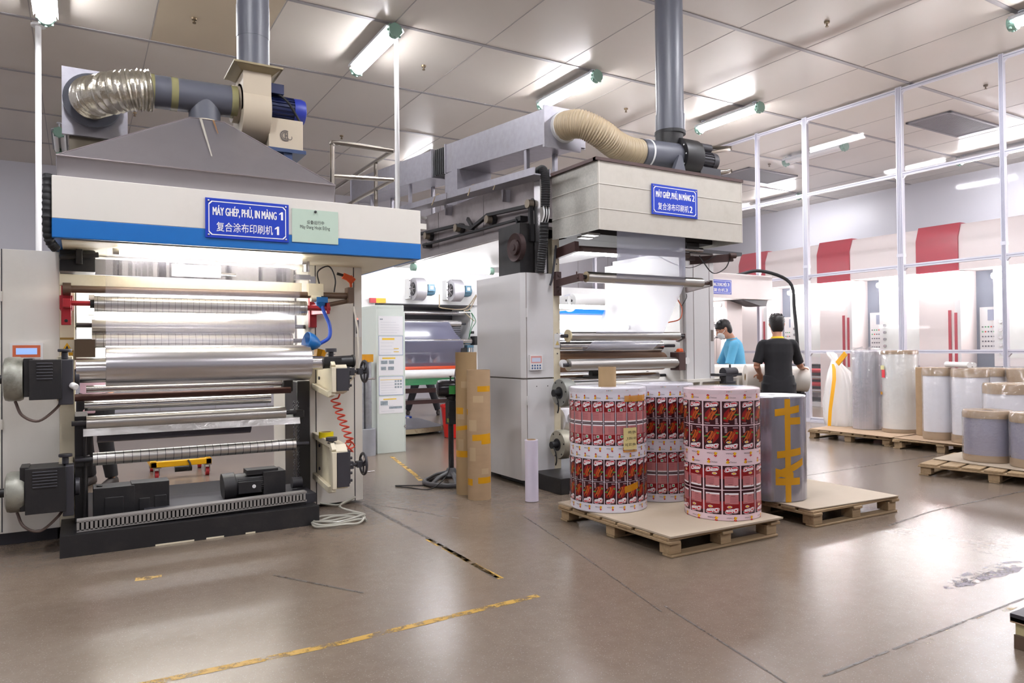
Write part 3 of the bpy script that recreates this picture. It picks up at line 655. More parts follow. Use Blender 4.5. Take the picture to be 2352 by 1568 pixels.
# web of film coming down to the roll
b = MB().ribbon([(5.78, 2.085), (5.80, 1.9), (5.835, 1.72), (5.83, 1.66), (5.79, 1.5), (5.752, 1.403)], .158, 1.5, 8, xf=lambda t: (.158, 1.5+.04*t)); b.build('film_web', FILMC, M1)
o = MB().cyl((.155, 5.75, 1.26), (1.555, 5.75, 1.26), .14, seg=64, hole=.05).build('film_roll', FOIL)
tag(o, 'big shiny silver film roll held across the front of the blue striped laminator', 'roll')
machine_sign('machine_sign', 'blue name plate ending in the number 1 on the striped beam', .76, 1.335, 2.155, 2.435, 5.448, 'MÁY GHÉP, PHỦ, IN MÀNG 1', '复合涂布印刷机 1')
t = thing('paper_notice', 'pale green laminated notice pinned beside the blue plate numbered 1', 'notice', (1.53, 5.448, 2.29))
MB().box(1.36, 1.71, 5.444, 5.4485, 2.165, 2.415).build('sheet', pm('notice_green', '#b9cdbd', .45, var=.02), t)
b = MB(); text_on(b, '设备运行中', 1.47, 1.6, 2.305, 2.335, 5.443); text_on(b, 'Máy Dang Hoạt Dộng', 1.42, 1.645, 2.262, 2.298, 5.443)
for q in (.232, .772): b.box(1.42+.225*(q-.012), 1.42+.225*(q+.024), 5.4425, 5.443, 2.2805, 2.283)
b; b.build('lettering', INKD, t)
MB().cyl((1.535, 5.444, 2.402), (1.535, 5.43, 2.402), .01, .007, seg=12).build('pin', DKGREY, t)
# hood, ducts and blower on top
t = thing('exhaust_hood', 'grey sheet metal exhaust hood shaped like a low pyramid on the striped beam', 'hood', (.8, 6.2, 2.49))
b = MB(); x0, x1, y0, y1 = -.13, 1.74, 5.6, 6.8; zb, zs, za = 2.492, 2.655, 3.17; ax0, ax1, ay0, ay1 = .74, .99, 6.07, 6.33
vs = [(x, y+(.05 if y < 6 else -.05)*(z == zb), z) for z in (zb, zs) for x, y in ((x0, y0), (x1, y0), (x1, y1), (x0, y1))]+[(x, y, za) for x, y in ((ax0, ay0), (ax1, ay0), (ax1, ay1), (ax0, ay1))]
b.add(vs, [(0, 1, 5, 4), (1, 2, 6, 5), (2, 3, 7, 6), (3, 0, 4, 7), (4, 5, 9, 8), (5, 6, 10, 9), (6, 7, 11, 10), (7, 4, 8, 11), (8, 9, 10, 11), (3, 2, 1, 0)])
b.build('canopy', HOODM, t, bevel=.004)
b = MB(); 
for p, q in ((4, 8), (5, 9), (6, 10), (7, 11), (8, 9), (4, 5)): b.tube([vs[p], vs[q]], .006, seg=6, smooth=False)
b.build('seams', pm('hood_seam', '#8f8789', .4, .7), t)
b = MB().add([(.805, 6.06, 3.165), (.825, 6.06, 3.165), (.85, 5.72, 2.795), (.84, 5.72, 2.795)], [(0, 1, 2, 3)]).add([(.9, 6.06, 3.167), (.915, 6.06, 3.167), (.925, 5.93, 3.03), (.918, 5.93, 3.03)], [(0, 1, 2, 3)], 1)
b.v = [(x, y-.004, z+.004) for x, y, z in b.v]; b.build('sealant_streaks', [pm('sealant_streak', '#a39e93', .5), pm('rust_streak', '#7d5c3d', .6)], t)
t = thing('exhaust_duct', 'dark grey plastic duct tee with crinkled foil elbow above the pyramid hood', 'duct', (.87, 6.2, 3.17))
b = MB().cyl((.46, 6.2, 3.37), (1.1, 6.2, 3.385), .125, seg=36).cyl((.865, 6.2, 3.165), (.865, 6.2, 3.36), .118, seg=36); b.build('pipe_tee', PVC, t)
b = MB().cyl((.865, 6.2, 3.16), (.865, 6.2, 3.185), .135, .122, seg=30); b.build('collar', pm('sealant', '#c9c3ac', .5), t)
for x in (.475, .64, 1.08): MB().cyl((x-.025, 6.2, 3.373+.011*(x > 1)), (x+.025, 6.2, 3.373+.011*(x > 1)), .1275, seg=36).build('tape_band', pm('aged_tape', '#8f8a62', .25, var=.15), t)
b = MB().tube([(.48, 6.2, 3.37), (.36, 6.2, 3.355), (.22, 6.26, 3.33), (.11, 6.45, 3.34), (.09, 6.7, 3.41), (.1, 6.92, 3.44)], .15, seg=28, n=16, rfun=lambda t: 1+.05*math.sin(t*150)+.02*math.sin(t*61))
b.build('foil_elbow', pm('crinkled_foil', '#cbc6b8', .27, .85, var=.2, scale=20, bump=.6, dirt='#9a8a5c', dirt_amt=.45), t)
MB().cyl((.1, 6.88, 3.44), (.1, 6.98, 3.45), .215, seg=36).build('collar', PVC, t)
b = MB().box(-.12, .36, 6.98, 7.02, 3.16, 3.72, 0).box(-.07, .36, 7.02, 7.6, 2.8, 3.6, 1); b.build('wall_box', [STEEL, pm('box_brown', '#6f6656', .6)], t)
b = MB().box(.0, .3, 7.1, 7.5, 2.461, 2.8); b.build('stand', MATS['box_brown'], t)
t = thing('centrifugal_blower', 'tan blower with a blue motor at the end of the grey duct tee', 'blower', (1.25, 6.25, 2.9))
prof = []
for i in range(40):
    a = 2*PI*i/40; r = .235 if not (0 < a < PI/2) else .235
    prof.append((6.25+r*math.cos(a), 3.32+r*math.sin(a)))
b = MB().prism(prof, 1.13, 1.35, 'x').box(1.13, 1.35, 6.04, 6.35, 3.3, 3.62); 
b.build('housing', TAN, t, bevel=.004)
b = MB().add([(1.06, 5.98, 3.645), (1.42, 5.98, 3.645), (1.42, 6.42, 3.645), (1.06, 6.42, 3.645), (1.12, 6.05, 3.6), (1.36, 6.05, 3.6), (1.36, 6.35, 3.6), (1.12, 6.35, 3.6)], [(0, 1, 2, 3), (0, 4, 5, 1), (1, 5, 6, 2), (2, 6, 7, 3), (3, 7, 4, 0), (7, 6, 5, 4)])
b.box(1.05, 1.43, 5.97, 6.43, 3.64, 3.655); b.build('outlet_flange', pm('flange_tan', '#8f8264', .5, var=.1), t)
MB().cyl((1.08, 6.25, 3.385), (1.135, 6.25, 3.385), .15, seg=32).build('inlet_ring', TAN, t)
b = MB().cyl((1.35, 6.25, 3.4), (1.58, 6.25, 3.4), .1, seg=28, m=0)
for k in range(22):
    a = 2*PI*k/22; b.obox((1.37, 6.25+.103*math.cos(a), 3.4+.103*math.sin(a)), (1.57, 6.25+.103*math.cos(a), 3.4+.103*math.sin(a)), .006, .012, m=0, up=(0, math.cos(a), math.sin(a)))
b.box(1.36, 1.47, 6.12, 6.3, 3.49, 3.57, 0)
mo = b.build('motor', MDBLUE, t); b = MB().lathe([(.108, 0), (.11, .06), (.1, .095), (.05, .11)], (1.57, 6.25, 3.4), (1, 0, 0), seg=28); b.build('fan_cover', MBLUE, mo)
MB().tube([(1.42, 6.15, 3.5), (1.5, 6.1, 3.42), (1.6, 6.12, 3.28)], .01, seg=8).build('cable', RUBBER, mo)
b = MB().box(1.34, 1.62, 6.1, 6.42, 3.03, 3.28, 0); o = b.build('pedestal', TAN, t, bevel=.004)
# maker's emblem: a ring arc with an H and a tail
b = MB(); cx, cz = 1.475, 3.14
def arc(r0, r1, a0, a1, n=18):
    vs = []; 
    for i in range(n+1):
        a = math.radians(a0+(a1-a0)*i/n); vs += [(cx+r0*math.cos(a), 6.096, cz+r0*math.sin(a)), (cx+r1*math.cos(a), 6.096, cz+r1*math.sin(a))]
    b.add(vs, [(2*i, 2*i+1, 2*i+3, 2*i+2) for i in range(n)])
arc(.036, .046, 60, 300); arc(.024, .031, 70, 290)
for x in (-.006, .012): b.box(cx+x, cx+x+.007, 6.095, 6.097, cz-.03, cz+.03)
b.box(cx-.004, cx+.016, 6.095, 6.097, cz-.004, cz+.004); cx += .035; cz -= .012; arc(.014, .02, 200, 400)
b.build('emblem', pm('emblem_grey', '#5c5450', .6), o)
b = MB().box(1.33, 1.64, 6.08, 6.44, 3.0, 3.03).box(1.46, 1.53, 6.1, 6.16, 2.84, 3.0).box(1.46, 1.53, 6.28, 6.34, 2.84, 3.0); b.build('stand', pm('stand_blue', '#23395f', .45), t)
t = thing('exhaust_pipe', 'wide grey plastic pipe rising from the tan blower to the ceiling', 'pipe', (1.24, 6.2, 3.65))
MB().cyl((1.24, 6.2, 3.656), (1.24, 6.2, 5.449), .128, seg=40).build('pipe', PVC, t)
MB().cyl((1.24, 6.2, 3.656), (1.24, 6.2, 3.68), .15, .13, seg=32).build('seal', pm('sealant', '#c9c3ac', .5), t)
MB().cyl((1.24, 6.2, 3.93), (1.24, 6.2, 4.2), .1305, seg=40).build('coupling', PVC, t)
# platform railing behind
t = thing('guard_railing', 'steel tube guard railing on the deck behind the pyramid hood', 'railing', (2.2, 6.9, 2.49))
P = lambda *p: p
b = MB().tube([(1.93, 6.3, 2.49), (1.93, 6.3, 3.1), (1.935, 6.3, 3.17), (1.98, 6.3, 3.2), (2.5, 6.3, 3.2)], .022, seg=10, n=8).tube([(2.5, 6.3, 3.2), (2.5, 8.4, 3.2)], .022, smooth=False)
b.tube([(1.93, 6.3, 2.9), (2.5, 6.3, 2.93)], .02, smooth=False).tube([(2.5, 6.3, 2.93), (2.5, 8.4, 2.93)], .02, smooth=False)
b.build('rails', pm('railing_steel', '#8b847c', .28, .95, var=.2, dirt='#6b5030', dirt_amt=.4), t)
for y in (6.75, 8.3): MB().cyl((2.5, y, 2.47), (2.5, y, 3.2), .02, seg=10).build('post', MATS['railing_steel'], t)
MB().box(2.28, 2.7, 6.0, 8.5, 2.44, 2.49).build('toe_board', WHITE, t)
# small things on the machine
t = thing('gooseneck_lamp', 'blue magnetic gooseneck lamp bent over the end of the silver roll', 'lamp', (1.68, 5.93, 1.76))
b = MB().tube([(1.7, 5.9, 1.76), (1.72, 5.86, 1.66), (1.75, 5.82, 1.56), (1.74, 5.8, 1.46), (1.66, 5.8, 1.405)], .015, seg=10); b.build('gooseneck', CBLUE, t)
b = MB().box(1.66, 1.75, 5.86, 5.94, 1.745, 1.79).cyl((1.7, 5.9, 1.7), (1.7, 5.9, 1.75), .025, .045, seg=14); b.build('magnet_base', pm('lamp_blue', '#1668ae', .35), t)
b = MB().lathe([(.018, 0), (.04, .02), (.07, .07), (.078, .12), (.075, .125), (.03, .05)], (1.665, 5.8, 1.4), (-1, -.15, .25), seg=24, cap=False); b.build('shade', MATS['lamp_blue'], t)
t = thing('tape_roll', 'yellow roll of packing tape lying on the lower unwind arm', 'tape', (1.76, 5.93, .6))
MB().cyl((1.755, 5.95, .628), (1.755, 5.95, .678), .06, seg=28, hole=.042).build('tape', pm('tape_yellow', '#e8d40f', .3), t); MB().cyl((1.755, 5.95, .628), (1.755, 5.95, .678), .042, seg=24, hole=.038).build('core', KRAFT, t)
t = thing('tape_roll', 'amber lump of tape beside the black clamp of the upper unwind arm', 'tape', (1.69, 5.8, 1.3))
MB().cyl((1.67, 5.86, 1.285), (1.69, 5.86, 1.36), .04, .055, seg=8).build('tape', pm('amber_tape', '#d8950e', .3), t)
pts = [(1.8, 5.72, 1.0)]
for k in range(60):
    a = 2*PI*k/8; f = k/60; pts.append((1.755+.13*f+.032*math.cos(a), 5.72+.03*math.sin(a), .97-.36*f))
pts += [(1.88, 5.7, .62), (1.92, 5.72, .57), (1.86, 5.7, .56), (1.9, 5.74, .6), (1.84, 5.72, .6), (1.9, 5.7, .53), (1.82, 5.74, .57)]
tag(MB().tube(pts, .0065, seg=6, n=3).build('coiled_air_hose', pm('hose_red', '#c03a22', .4)), 'red coiled air hose hanging between the two unwind arms', 'hose')
pts = [(1.98, 5.9, 1.72), (2.0, 5.85, 1.5), (2.01, 5.9, 1.2), (1.98, 6.1, 1.05)]
tag(MB().tube(pts, .008, seg=8).build('air_hose', pm('hose_white', '#dcd8cf', .35)), 'thin white hose hanging in a line beside the cream column edge', 'hose')
b = MB(); pts = []
for k in range(34):
    a = 2*PI*k/11; pts.append((1.74+.2*math.cos(a)+.02*math.sin(k), 5.5+.13*math.sin(a)+.012*k/3, .01+.006*(k % 3)+.0007*k))
pts += [(1.8, 5.75, .09), (1.98, 5.9, .12), (1.86, 5.95, .06), (1.72, 6.02, .08)]
tag(b.tube(pts, .009, seg=8, n=5).build('clear_hose', pm('hose_clear', '#c2c0b4', .2, trans=.3)), 'loops of clear plastic hose on the floor at the foot of the machine column', 'hose')
t = thing('spring_clamp', 'small orange clamp standing on the bronze bar end', 'clamp', (1.96, 5.93, 1.88))
b = MB().obox((1.9, 5.93, 1.98), (1.98, 5.93, 1.95), .03, .05).obox((1.96, 5.93, 1.96), (1.97, 5.93, 1.885), .02, .02).obox((1.95, 5.93, 1.965), (1.99, 5.93, 1.93), .025, .06); b.build('jaw', ORANGE, t, bevel=.004)
MB().cyl((1.85, 5.93, 1.995), (1.91, 5.93, 1.98), .012, seg=8).build('grip', BLACK, t)
# ---------------------------------------------------------------- second laminator with the zinc hood box
M2 = thing('laminating_machine', 'tall laminating machine with a boxy zinc sheet hood and an open film bay', 'machine', (4.9, 6.2, 0))
C2 = pm('cabinet_white', '#d6d5d6', .42, var=.03, scale=2, dirt='#bdb9b4', dirt_amt=.2)
b = MB().prism([(3.718, 6.05), (3.755, 6.0), (4.075, 6.0), (4.075, 6.95), (3.718, 6.95)], .06, 1.05, 'z', 0).prism([(3.718, 6.05), (3.755, 6.0), (4.075, 6.0), (4.075, 6.95), (3.718, 6.95)], 1.065, 2.1, 'z', 0)
b.box(3.73, 4.07, 6.02, 6.94, 1.05, 1.065, 1)
b.box(3.754, 3.76, 5.997, 6.0, .06, 2.1, 1)
for z in (1.66, .8, .25): b.cyl((3.757, 5.99, z), (3.757, 5.99, z+.09), .009, seg=8)
for x, y in ((3.78, 6.06), (4.03, 6.06), (3.78, 6.9)): b.cyl((x, y, 0), (x, y, .06), .03, seg=12, m=2)
b.box(3.95, 4.01, 5.998, 6.0, 1.055, 1.062, 1)
for x, z in ((3.87, .98), (4.0, .98)): b.cyl((x, 5.998, z), (x, 6.0, z), .006, seg=8, m=2)
cab2 = b.build('side_cabinet', [C2, pm('seam_grey', '#77706a', .6), RUBBER], M2, bevel=.004)
b = MB().box(3.78, 3.925, 5.975, 6.0, 1.14, 1.29, 0).box(3.79, 3.915, 5.973, 5.975, 1.21, 1.28, 1).box(3.8, 3.9, 5.971, 5.973, 1.222, 1.262, 2)
for i in range(4):
    for k in range(2): b.cyl((3.806+.03*i, 5.972, 1.16+.026*k), (3.806+.03*i, 5.975, 1.16+.026*k), .009, seg=12, m=3)
b.build('control_panel', [LWHITE, pm('panel_rose', '#d9a09c', .5), pm('lcd_pale', '#cfd6ea', .3), pm('key_blue', '#40608f', .4)], cab2)
b = MB().box(4.075, 4.155, 6.0, 6.5, .08, 2.46, 0)
for z in (2.2, 1.5, 1.3, .95): b.cyl((4.12, 5.995, z), (4.12, 6.0, z), .008, seg=8, m=1)
p2 = b.build('frame_post', [CREAM, DKGREY], M2, bevel=.003)
b = MB().box(4.083, 4.148, 5.99, 6.0, 1.36, 1.5, 0); b.prism([(4.093, 1.385), (4.138, 1.385), (4.115, 1.43)], 5.987, 5.99, 'y', 1); b.build('warning_label', [LWHITE, pm('label_faded', '#d8c07a', .5)], p2)
MB().box(3.8, 6.2, 5.5, 6.6, 0, .15).box(3.9, 6.3, 6.6, 7.4, 0, .12).build('base_beam', BLACK, M2, bevel=.005)
b = MB().box(4.155, 5.8, 5.7, 5.76, .15, .24).box(4.16, 5.8, 5.9, 6.0, .44, .5).cyl((4.2, 6.1, .62), (5.8, 6.1, .62), .12, seg=28, m=1)
b.build('lower_frame', [CREAM, WRAPW], M2)
b = MB().box(5.89, 6.33, 6.0, 7.3, .93, 2.46, 0); b.box(6.003, 6.009, 5.997, 6.0, .95, 2.4, 1).box(6.255, 6.262, 5.997, 6.0, .95, 2.4, 1).box(6.275, 6.315, 5.995, 6.0, 1.42, 1.55, 1)
b.build('frame_column', [C2, pm('seam_grey', '#77706a', .6)], M2, bevel=.004)
b = MB().box(5.8, 6.35, 6.05, 7.3, .1, .93, 0).box(5.78, 6.6, 5.88, 6.05, .96, .99, 0).box(5.78, 5.83, 5.88, 6.05, .5, .96, 0).box(6.56, 6.6, 5.88, 6.05, .5, .96, 0).box(5.97, 6.01, 5.88, 6.05, .5, .96, 0).box(5.8, 6.6, 6.03, 6.06, .5, .96, 1)
b.build('unwind_arm', [WHITE, CREAM], M2)
b = MB().cyl((6.3, 5.85, 1.06), (6.5, 5.85, 1.06), .055, seg=20).box(6.18, 6.56, 5.8, 5.92, 1.02, 1.05).box(6.3, 6.42, 5.8, 5.9, .93, 1.03).cyl((6.38, 5.85, .93), (6.38, 5.85, .96), .09, seg=18).cyl((6.42, 5.85, 1.1), (6.42, 5.85, 1.15), .012, seg=8)
b.build('shaft_chuck', DKGREY, M2, bevel=.003)
# inner side wall, lit
b = MB().box(5.84, 5.89, 6.05, 7.4, .93, 2.4, 0); b.cyl((5.838, 6.6, 1.02), (5.842, 6.6, 1.02), .05, seg=20, m=1); b.build('inner_wall', [pm('inner_wall_pale', '#dddbd8', .45, var=.04, dirt='#b3a98f', dirt_amt=.3), RUBBER], M2)
# hood box
b = MB(); x0, x1, y0, y1, z0, z1 = 4.04, 5.915, 5.2, 5.95, 2.43, 3.055; e = .012
b.box(x0, x1, y0, y0+e, z0, z1, 0); b.box(x0, x0+e, y0+e, y1, z0, z1, 1); b.box(x1-e, x1, y0+e, y1, z0, z1, 1); b.box(x0+e, x1-e, y0+e, y1, z1-.02, z1, 1)
for z in (2.62, 2.845):
    b.box(x0, x1, y0-.004, y0, z, z+.006, 2); b.box(x0-.004, x0, y0, y1, z, z+.006, 2)
for x in (x0+.004, x1-.01): b.box(x, x+.008, y0-.003, y0, z0, z1, 2)
hood2 = b.build('hood_box', [pm('zinc_front', '#bfbab0', .5, .15, var=.05, scale=16, dirt='#a59d8f', dirt_amt=.3), GALV, pm('seam_light', '#d6d2c9', .4, .2)], M2)
b = MB().box(x0-.03, x1+.01, y0-.012, y0+.04, z1, z1+.03).box(x0-.03, x0+.03, y0, y1+.2, z1, z1+.03); b.build('angle_rim', BROWN, M2)
MB().box(x0+.02, x1-.02, 5.6, 5.945, 2.46, 3.0).box(4.22, 5.86, 5.95, 6.6, 2.46, 2.54).build('inner_shade_block', pm('inner_black', '#1a1718', .7), M2)  # black blocks stand in for the shade inside the hood
MB().box(4.1, 4.25, 5.45, 5.55, 2.42, 2.44).build('bracket', STAINL, M2); MB().box(4.16, 4.3, 5.62, 5.7, 2.42, 2.44).build('bracket', STAINL, M2)
# oven tunnel
SOOT = pm('sooty_sheet', '#938b8c', .42, .4, var=.3, scale=2.2, dirt='#3a3335', dirt_amt=.75)
b = MB().box(3.95, 5.9, 5.95, 9.9, 2.6, 3.12, 0).box(3.93, 5.92, 5.95, 9.9, 2.56, 2.64, 1).box(3.98, 5.88, 6.0, 9.85, 2.555, 2.56, 2)
for y in (7.2, 8.4, 9.6): b.box(3.945, 3.95, y, y+.01, 2.64, 3.1, 1)
ov = b.build('oven_tunnel', [SOOT, pm('tunnel_frame', '#8a8485', .45, .4, var=.1), LWHITE], M2)
b = MB().box(3.9, 3.97, 5.95, 6.06, 2.1, 3.06); b.build('corner_post', STAINL, M2)
b = MB().box(3.74, 4.2, 6.08, 6.5, 2.1, 2.6); b.build('drive_housing', BLACK, M2)
b = MB().lathe([(.05, -.03), (.075, -.03), (.08, 0), (.1, .0), (.14, -.02), (.145, .03), (.1, .03)], (3.73, 6.14, 2.36), (1, 0, 0), seg=36).cyl((3.69, 6.14, 2.36), (3.75, 6.14, 2.36), .035, seg=16); b.build('pulley', pm('pulley_rust', '#453434', .5, .3, var=.2), M2)
def belt(pts, w, name='drive_belt'):
    b = MB()
    for p, q in zip(pts, pts[1:]): b.obox(p, q, .04, w, up=(0, 0, 1) if abs(q[2]-p[2]) < abs(q[1]-p[1]) else (0, 1, 0))
    b.build(name, RUBBER, M2)
belt([(3.87, 6.06, 2.42), (3.87, 6.08, 2.78), (3.87, 6.95, 2.83), (3.87, 7.35, 2.74), (3.87, 7.7, 2.83), (3.87, 9.2, 2.9)], .035)
belt([(3.87, 6.28, 2.42), (3.87, 6.33, 2.68), (3.87, 8.7, 2.72)], .022)
for y, z in ((6.1, 2.8), (6.95, 2.78), (7.72, 2.8), (8.6, 2.83)):
    b = MB().cyl((3.84, y, z), (3.9, y, z), .045, seg=18, m=1).cyl((3.9, y, z), (3.96, y, z), .062, seg=18, m=0); b.build('idler_pulley', [BLACK, pm('pulley_face', '#8f8475', .45, .5)], M2)
for q in (MB().box(3.86, 3.96, 6.26, 6.36, 2.66, 2.71), MB().box(3.86, 3.96, 8.6, 8.7, 2.68, 2.74), MB().obox((3.9, 7.35, 2.74), (3.9, 7.5, 2.88), .03, .04)): q.build('belt_bracket', BLACK, M2)
b = MB()
def ry(y): return 3.0+.062*(y-5.7)
for ya, yb in ((5.72, 7.6), (7.62, 9.6), (9.62, 9.9)):
    b.obox((3.78, ya, ry(ya)), (3.78, yb, ry(yb)), .19, .012); b.obox((3.69, ya, ry(ya)+.03), (3.69, yb, ry(yb)+.03), .012, .07); b.obox((3.865, ya, ry(ya)+.03), (3.865, yb, ry(yb)+.03), .012, .07)
for y in (6.6, 8.0, 9.4): b.prism([(y, ry(y)-.01), (y+.05, ry(y)-.01), (y+.02, ry(y)-.14)], 3.86, 3.95, 'x')
b.build('cable_tray', STEEL, M2)
MB().tube([(3.74, 6.4, 3.1), (3.7, 6.45, 3.08), (3.68, 6.5, 3.0)], .006, seg=6).tube([(3.76, 6.9, 3.12), (3.7, 7.0, 3.15), (3.67, 7.05, 3.04)], .006, seg=6).tube([(3.78, 7.8, 3.15), (3.7, 7.9, 3.22), (3.67, 8.0, 3.1)], .006, seg=6).build('cable', pm('cable_beige', '#a8967c', .5), M2)
b = MB().tube([(3.8, 5.82, 3.06), (3.8, 5.74, 3.05), (3.8, 5.7, 2.92), (3.8, 5.71, 2.7)], .042, seg=14, n=30, rfun=lambda t: 1+.09*math.sin(t*190)).tube([(3.8, 5.73, 2.55), (3.8, 5.75, 2.35), (3.79, 5.8, 2.08)], .042, seg=14, n=30, rfun=lambda t: 1+.09*math.sin(t*150))
b.build('conduit_hose', RUBBER, M2)
b = MB()
for k in range(5): b.tube([(3.77+.015*k, 5.7, 2.72), (3.775+.013*k, 5.69, 2.62), (3.77+.015*k, 5.73, 2.54)], .007, seg=6, m=k % 2)
b.build('wire_bundle', [LWHITE, RUBBER], M2)
b = MB().tube([(4.09, 5.96, 2.38), (4.06, 5.95, 2.2), (4.04, 5.96, 2.05), (4.02, 5.97, 1.98)], .012, seg=8); b.build('braided_cable', DKGREY, M2)
# bay lamps, brackets, rollers, film
tube_lamp(M2, (4.25, 7.0, 2.5), (5.7, 7.0, 2.5), .025, WTUBE); tube_lamp(M2, (4.25, 7.2, 1.86), (5.7, 7.2, 1.86), .025, WTUBE); tube_lamp(M2, (4.25, 6.8, 1.6), (5.7, 6.8, 1.6), .025, BAYT)
b = MB().obox((4.12, 6.0, 2.3), (4.1, 5.62, 2.33), .05, .1).cyl((4.08, 5.68, 2.31), (4.2, 5.68, 2.32), .03, seg=12); b.build('roller_bracket', BROWN, M2, bevel=.004)
b = MB().cyl((4.18, 5.68, 2.32), (5.62, 5.68, 2.34), .03, seg=12); b.build('guide_bar', pm('bar_brown', '#5d4c47', .5), M2)
b = MB().box(5.6, 5.95, 5.7, 5.76, 2.29, 2.34, 0).obox((5.7, 5.75, 2.29), (6.1, 5.5, 2.32), .04, .08, m=0).cyl((5.5, 5.66, 2.4), (5.8, 5.66, 2.4), .028, seg=12, m=1).box(5.52, 5.7, 5.6, 5.75, 2.4, 2.47, 2).cyl((6.05, 5.5, 2.34), (6.12, 5.48, 2.34), .03, seg=10, m=0)
b.tube([(5.7, 5.6, 2.33), (5.85, 5.56, 2.15), (6.0, 5.52, 2.2), (6.06, 5.5, 2.31)], .006, seg=6, m=2); b.build('web_guide', [BROWN, STAINL, RUBBER], M2)
MB().tube([(5.15, 5.66, 2.31), (5.35, 5.6, 2.22), (5.6, 5.6, 2.2), (5.9, 5.55, 2.34)], .004, seg=6).build('sensor_wire', RUBBER, M2)
b = MB().box(4.08, 4.15, 5.955, 6.0, 1.88, 2.12).obox((4.11, 6.0, 2.0), (4.06, 5.5, 2.02), .045, .075).cyl((4.03, 5.53, 2.02), (4.16, 5.53, 2.02), .014, seg=10).cyl((4.05, 5.56, 2.05), (4.05, 5.56, 2.08), .008, seg=6)
for z in (1.92, 2.08): b.cyl((4.115, 5.945, z), (4.115, 5.955, z), .014, seg=8)
b.build('roller_bracket', BROWN, M2, bevel=.005)
o = rollr(M2, 4.14, 5.65, 5.53, 2.03, .052, SATIN)
b = MB().cyl((4.135, 5.53, 2.03), (4.141, 5.53, 2.03), .05, seg=28, m=0).cyl((4.11, 5.53, 2.03), (4.138, 5.53, 2.03), .02, seg=14, m=1); b.build('end_plate', [pm('brass_plate', '#b8a88a', .35, .6), BLACK], o)
b = MB().cyl((5.65, 5.53, 2.03), (5.78, 5.53, 2.03), .018, seg=10).obox((5.77, 5.5, 2.03), (5.9, 6.0, 2.0), .03, .06); b.build('roller_bracket', BROWN, M2)
o = rollr(M2, 4.15, 5.62, 5.85, 1.475, .046, SATIN, shaft=.08)
MB().cyl((4.14, 5.85, 1.475), (4.155, 5.85, 1.475), .062, seg=28).build('end_plate', pm('ivory_disc', '#d6c9a4', .4), o)
MB().obox((5.7, 5.85, 1.475), (5.85, 6.1, 1.44), .04, .05).build('roller_bracket', BROWN, M2)
rollr(M2, 4.16, 5.55, 6.05, 1.37, .055, CHROME, shaft=.2)
o = MB().cyl((4.3, 6.32, 1.35), (5.72, 6.32, 1.35), .11, seg=48, m=0).build('film_roll', FOIL); tag(o, 'silver film roll deep in the open bay above a brown roller', 'roll')
rollr(M2, 4.2, 5.72, 6.22, 1.2, .1, pm('brown_rubber_roller', '#8a6548', .5), shaft=.1)
rollr(M2, 4.18, 5.66, 5.9, 1.185, .06, SATIN, shaft=.06)
b = MB().box(5.62, 5.72, 5.84, 5.98, 1.1, 1.3).cyl((5.64, 5.88, 1.31), (5.7, 5.88, 1.31), .03, seg=10, m=1).box(5.75, 5.82, 5.95, 6.05, 1.1, 1.31); b.build('adjuster', [BROWN, ORANGE], M2, bevel=.005)
b = MB().cyl((5.87, 5.97, 1.2), (5.87, 6.0, 1.2), .04, seg=20).cyl((4.13, 5.9, 1.2), (4.13, 5.93, 1.2), .04, seg=16); b.build('knob', LWHITE, M2)
rollr(M2, 4.2, 5.72, 6.3, 1.03, .045, CHROME, shaft=.12)
b = MB().box(4.58, 4.85, 6.08, 6.2, 1.03, 1.06).cyl((4.64, 6.14, 1.08), (4.78, 6.14, 1.08), .04, seg=16); b.build('shaft_chuck', BLACK, M2, bevel=.004)
MB().tube([(5.6, 5.85, 1.9), (5.66, 5.83, 1.78), (5.6, 5.8, 1.66), (5.45, 5.82, 1.62)], .006, seg=6).build('air_line', ORANGE, M2)
MB().tube([(5.88, 5.98, 1.95), (5.8, 5.9, 1.9), (5.7, 5.88, 1.8)], .004, seg=6).build('sensor_wire', RUBBER, M2)
def brake2(x, y, z, r, mat):
    o = MB().lathe([(r*.6, 0), (r*.93, .0), (r, .02), (r, .1), (r*.9, .13)], (x, y, z), (1, 0, 0), seg=40).build('brake_drum', mat, M2)
    b = MB().cyl((x-.07, y, z), (x, y, z), .035, seg=16).cyl((x-.004, y, z), (x, y, z), .06, seg=20)
    for k in range(6): b.cyl((x-.004, y+r*.8*math.cos(k), z+r*.8*math.sin(k)), (x, y+r*.8*math.cos(k), z+r*.8*math.sin(k)), .008, seg=8)
    b.tube([(x-.06, y-.01, z), (x-.06, y-.06, z-.06), (x-.05, y-.06, z-.14), (x-.04, y-.03, z-.19)], .007, seg=6); b.build('hub', RUBBER, o)
    MB().obox((x+.15, y, z), (x+.15, 6.02, z), .05, .24).build('unwind_arm', CREAM, M2)
brake2(4.0, 5.8, .92, .14, pm('drum_grey', '#8c8d88', .45, .3, var=.1, dirt='#5a5750', dirt_amt=.4)); brake2(3.97, 5.8, .42, .142, pm('drum_tan', '#a9a595', .42, .35, var=.12, dirt='#5b564c', dirt_amt=.5))
b = MB().cyl((4.13, 5.8, .66), (5.8, 5.8, .66), .05, seg=20); b.build('unwind_shaft', STAINL, M2)
b = MB().ribbon([(5.47, 2.52), (5.472, 2.2), (5.475, 2.03), (5.5, 1.98), (5.8, 1.52), (5.84, 1.43), (5.98, 1.33), (6.22, 1.31)], 4.47, 5.36, 6, xf=lambda t: (4.47-.02*t, 5.37+.0*t)); b.build('film_web', FILMW, M2)
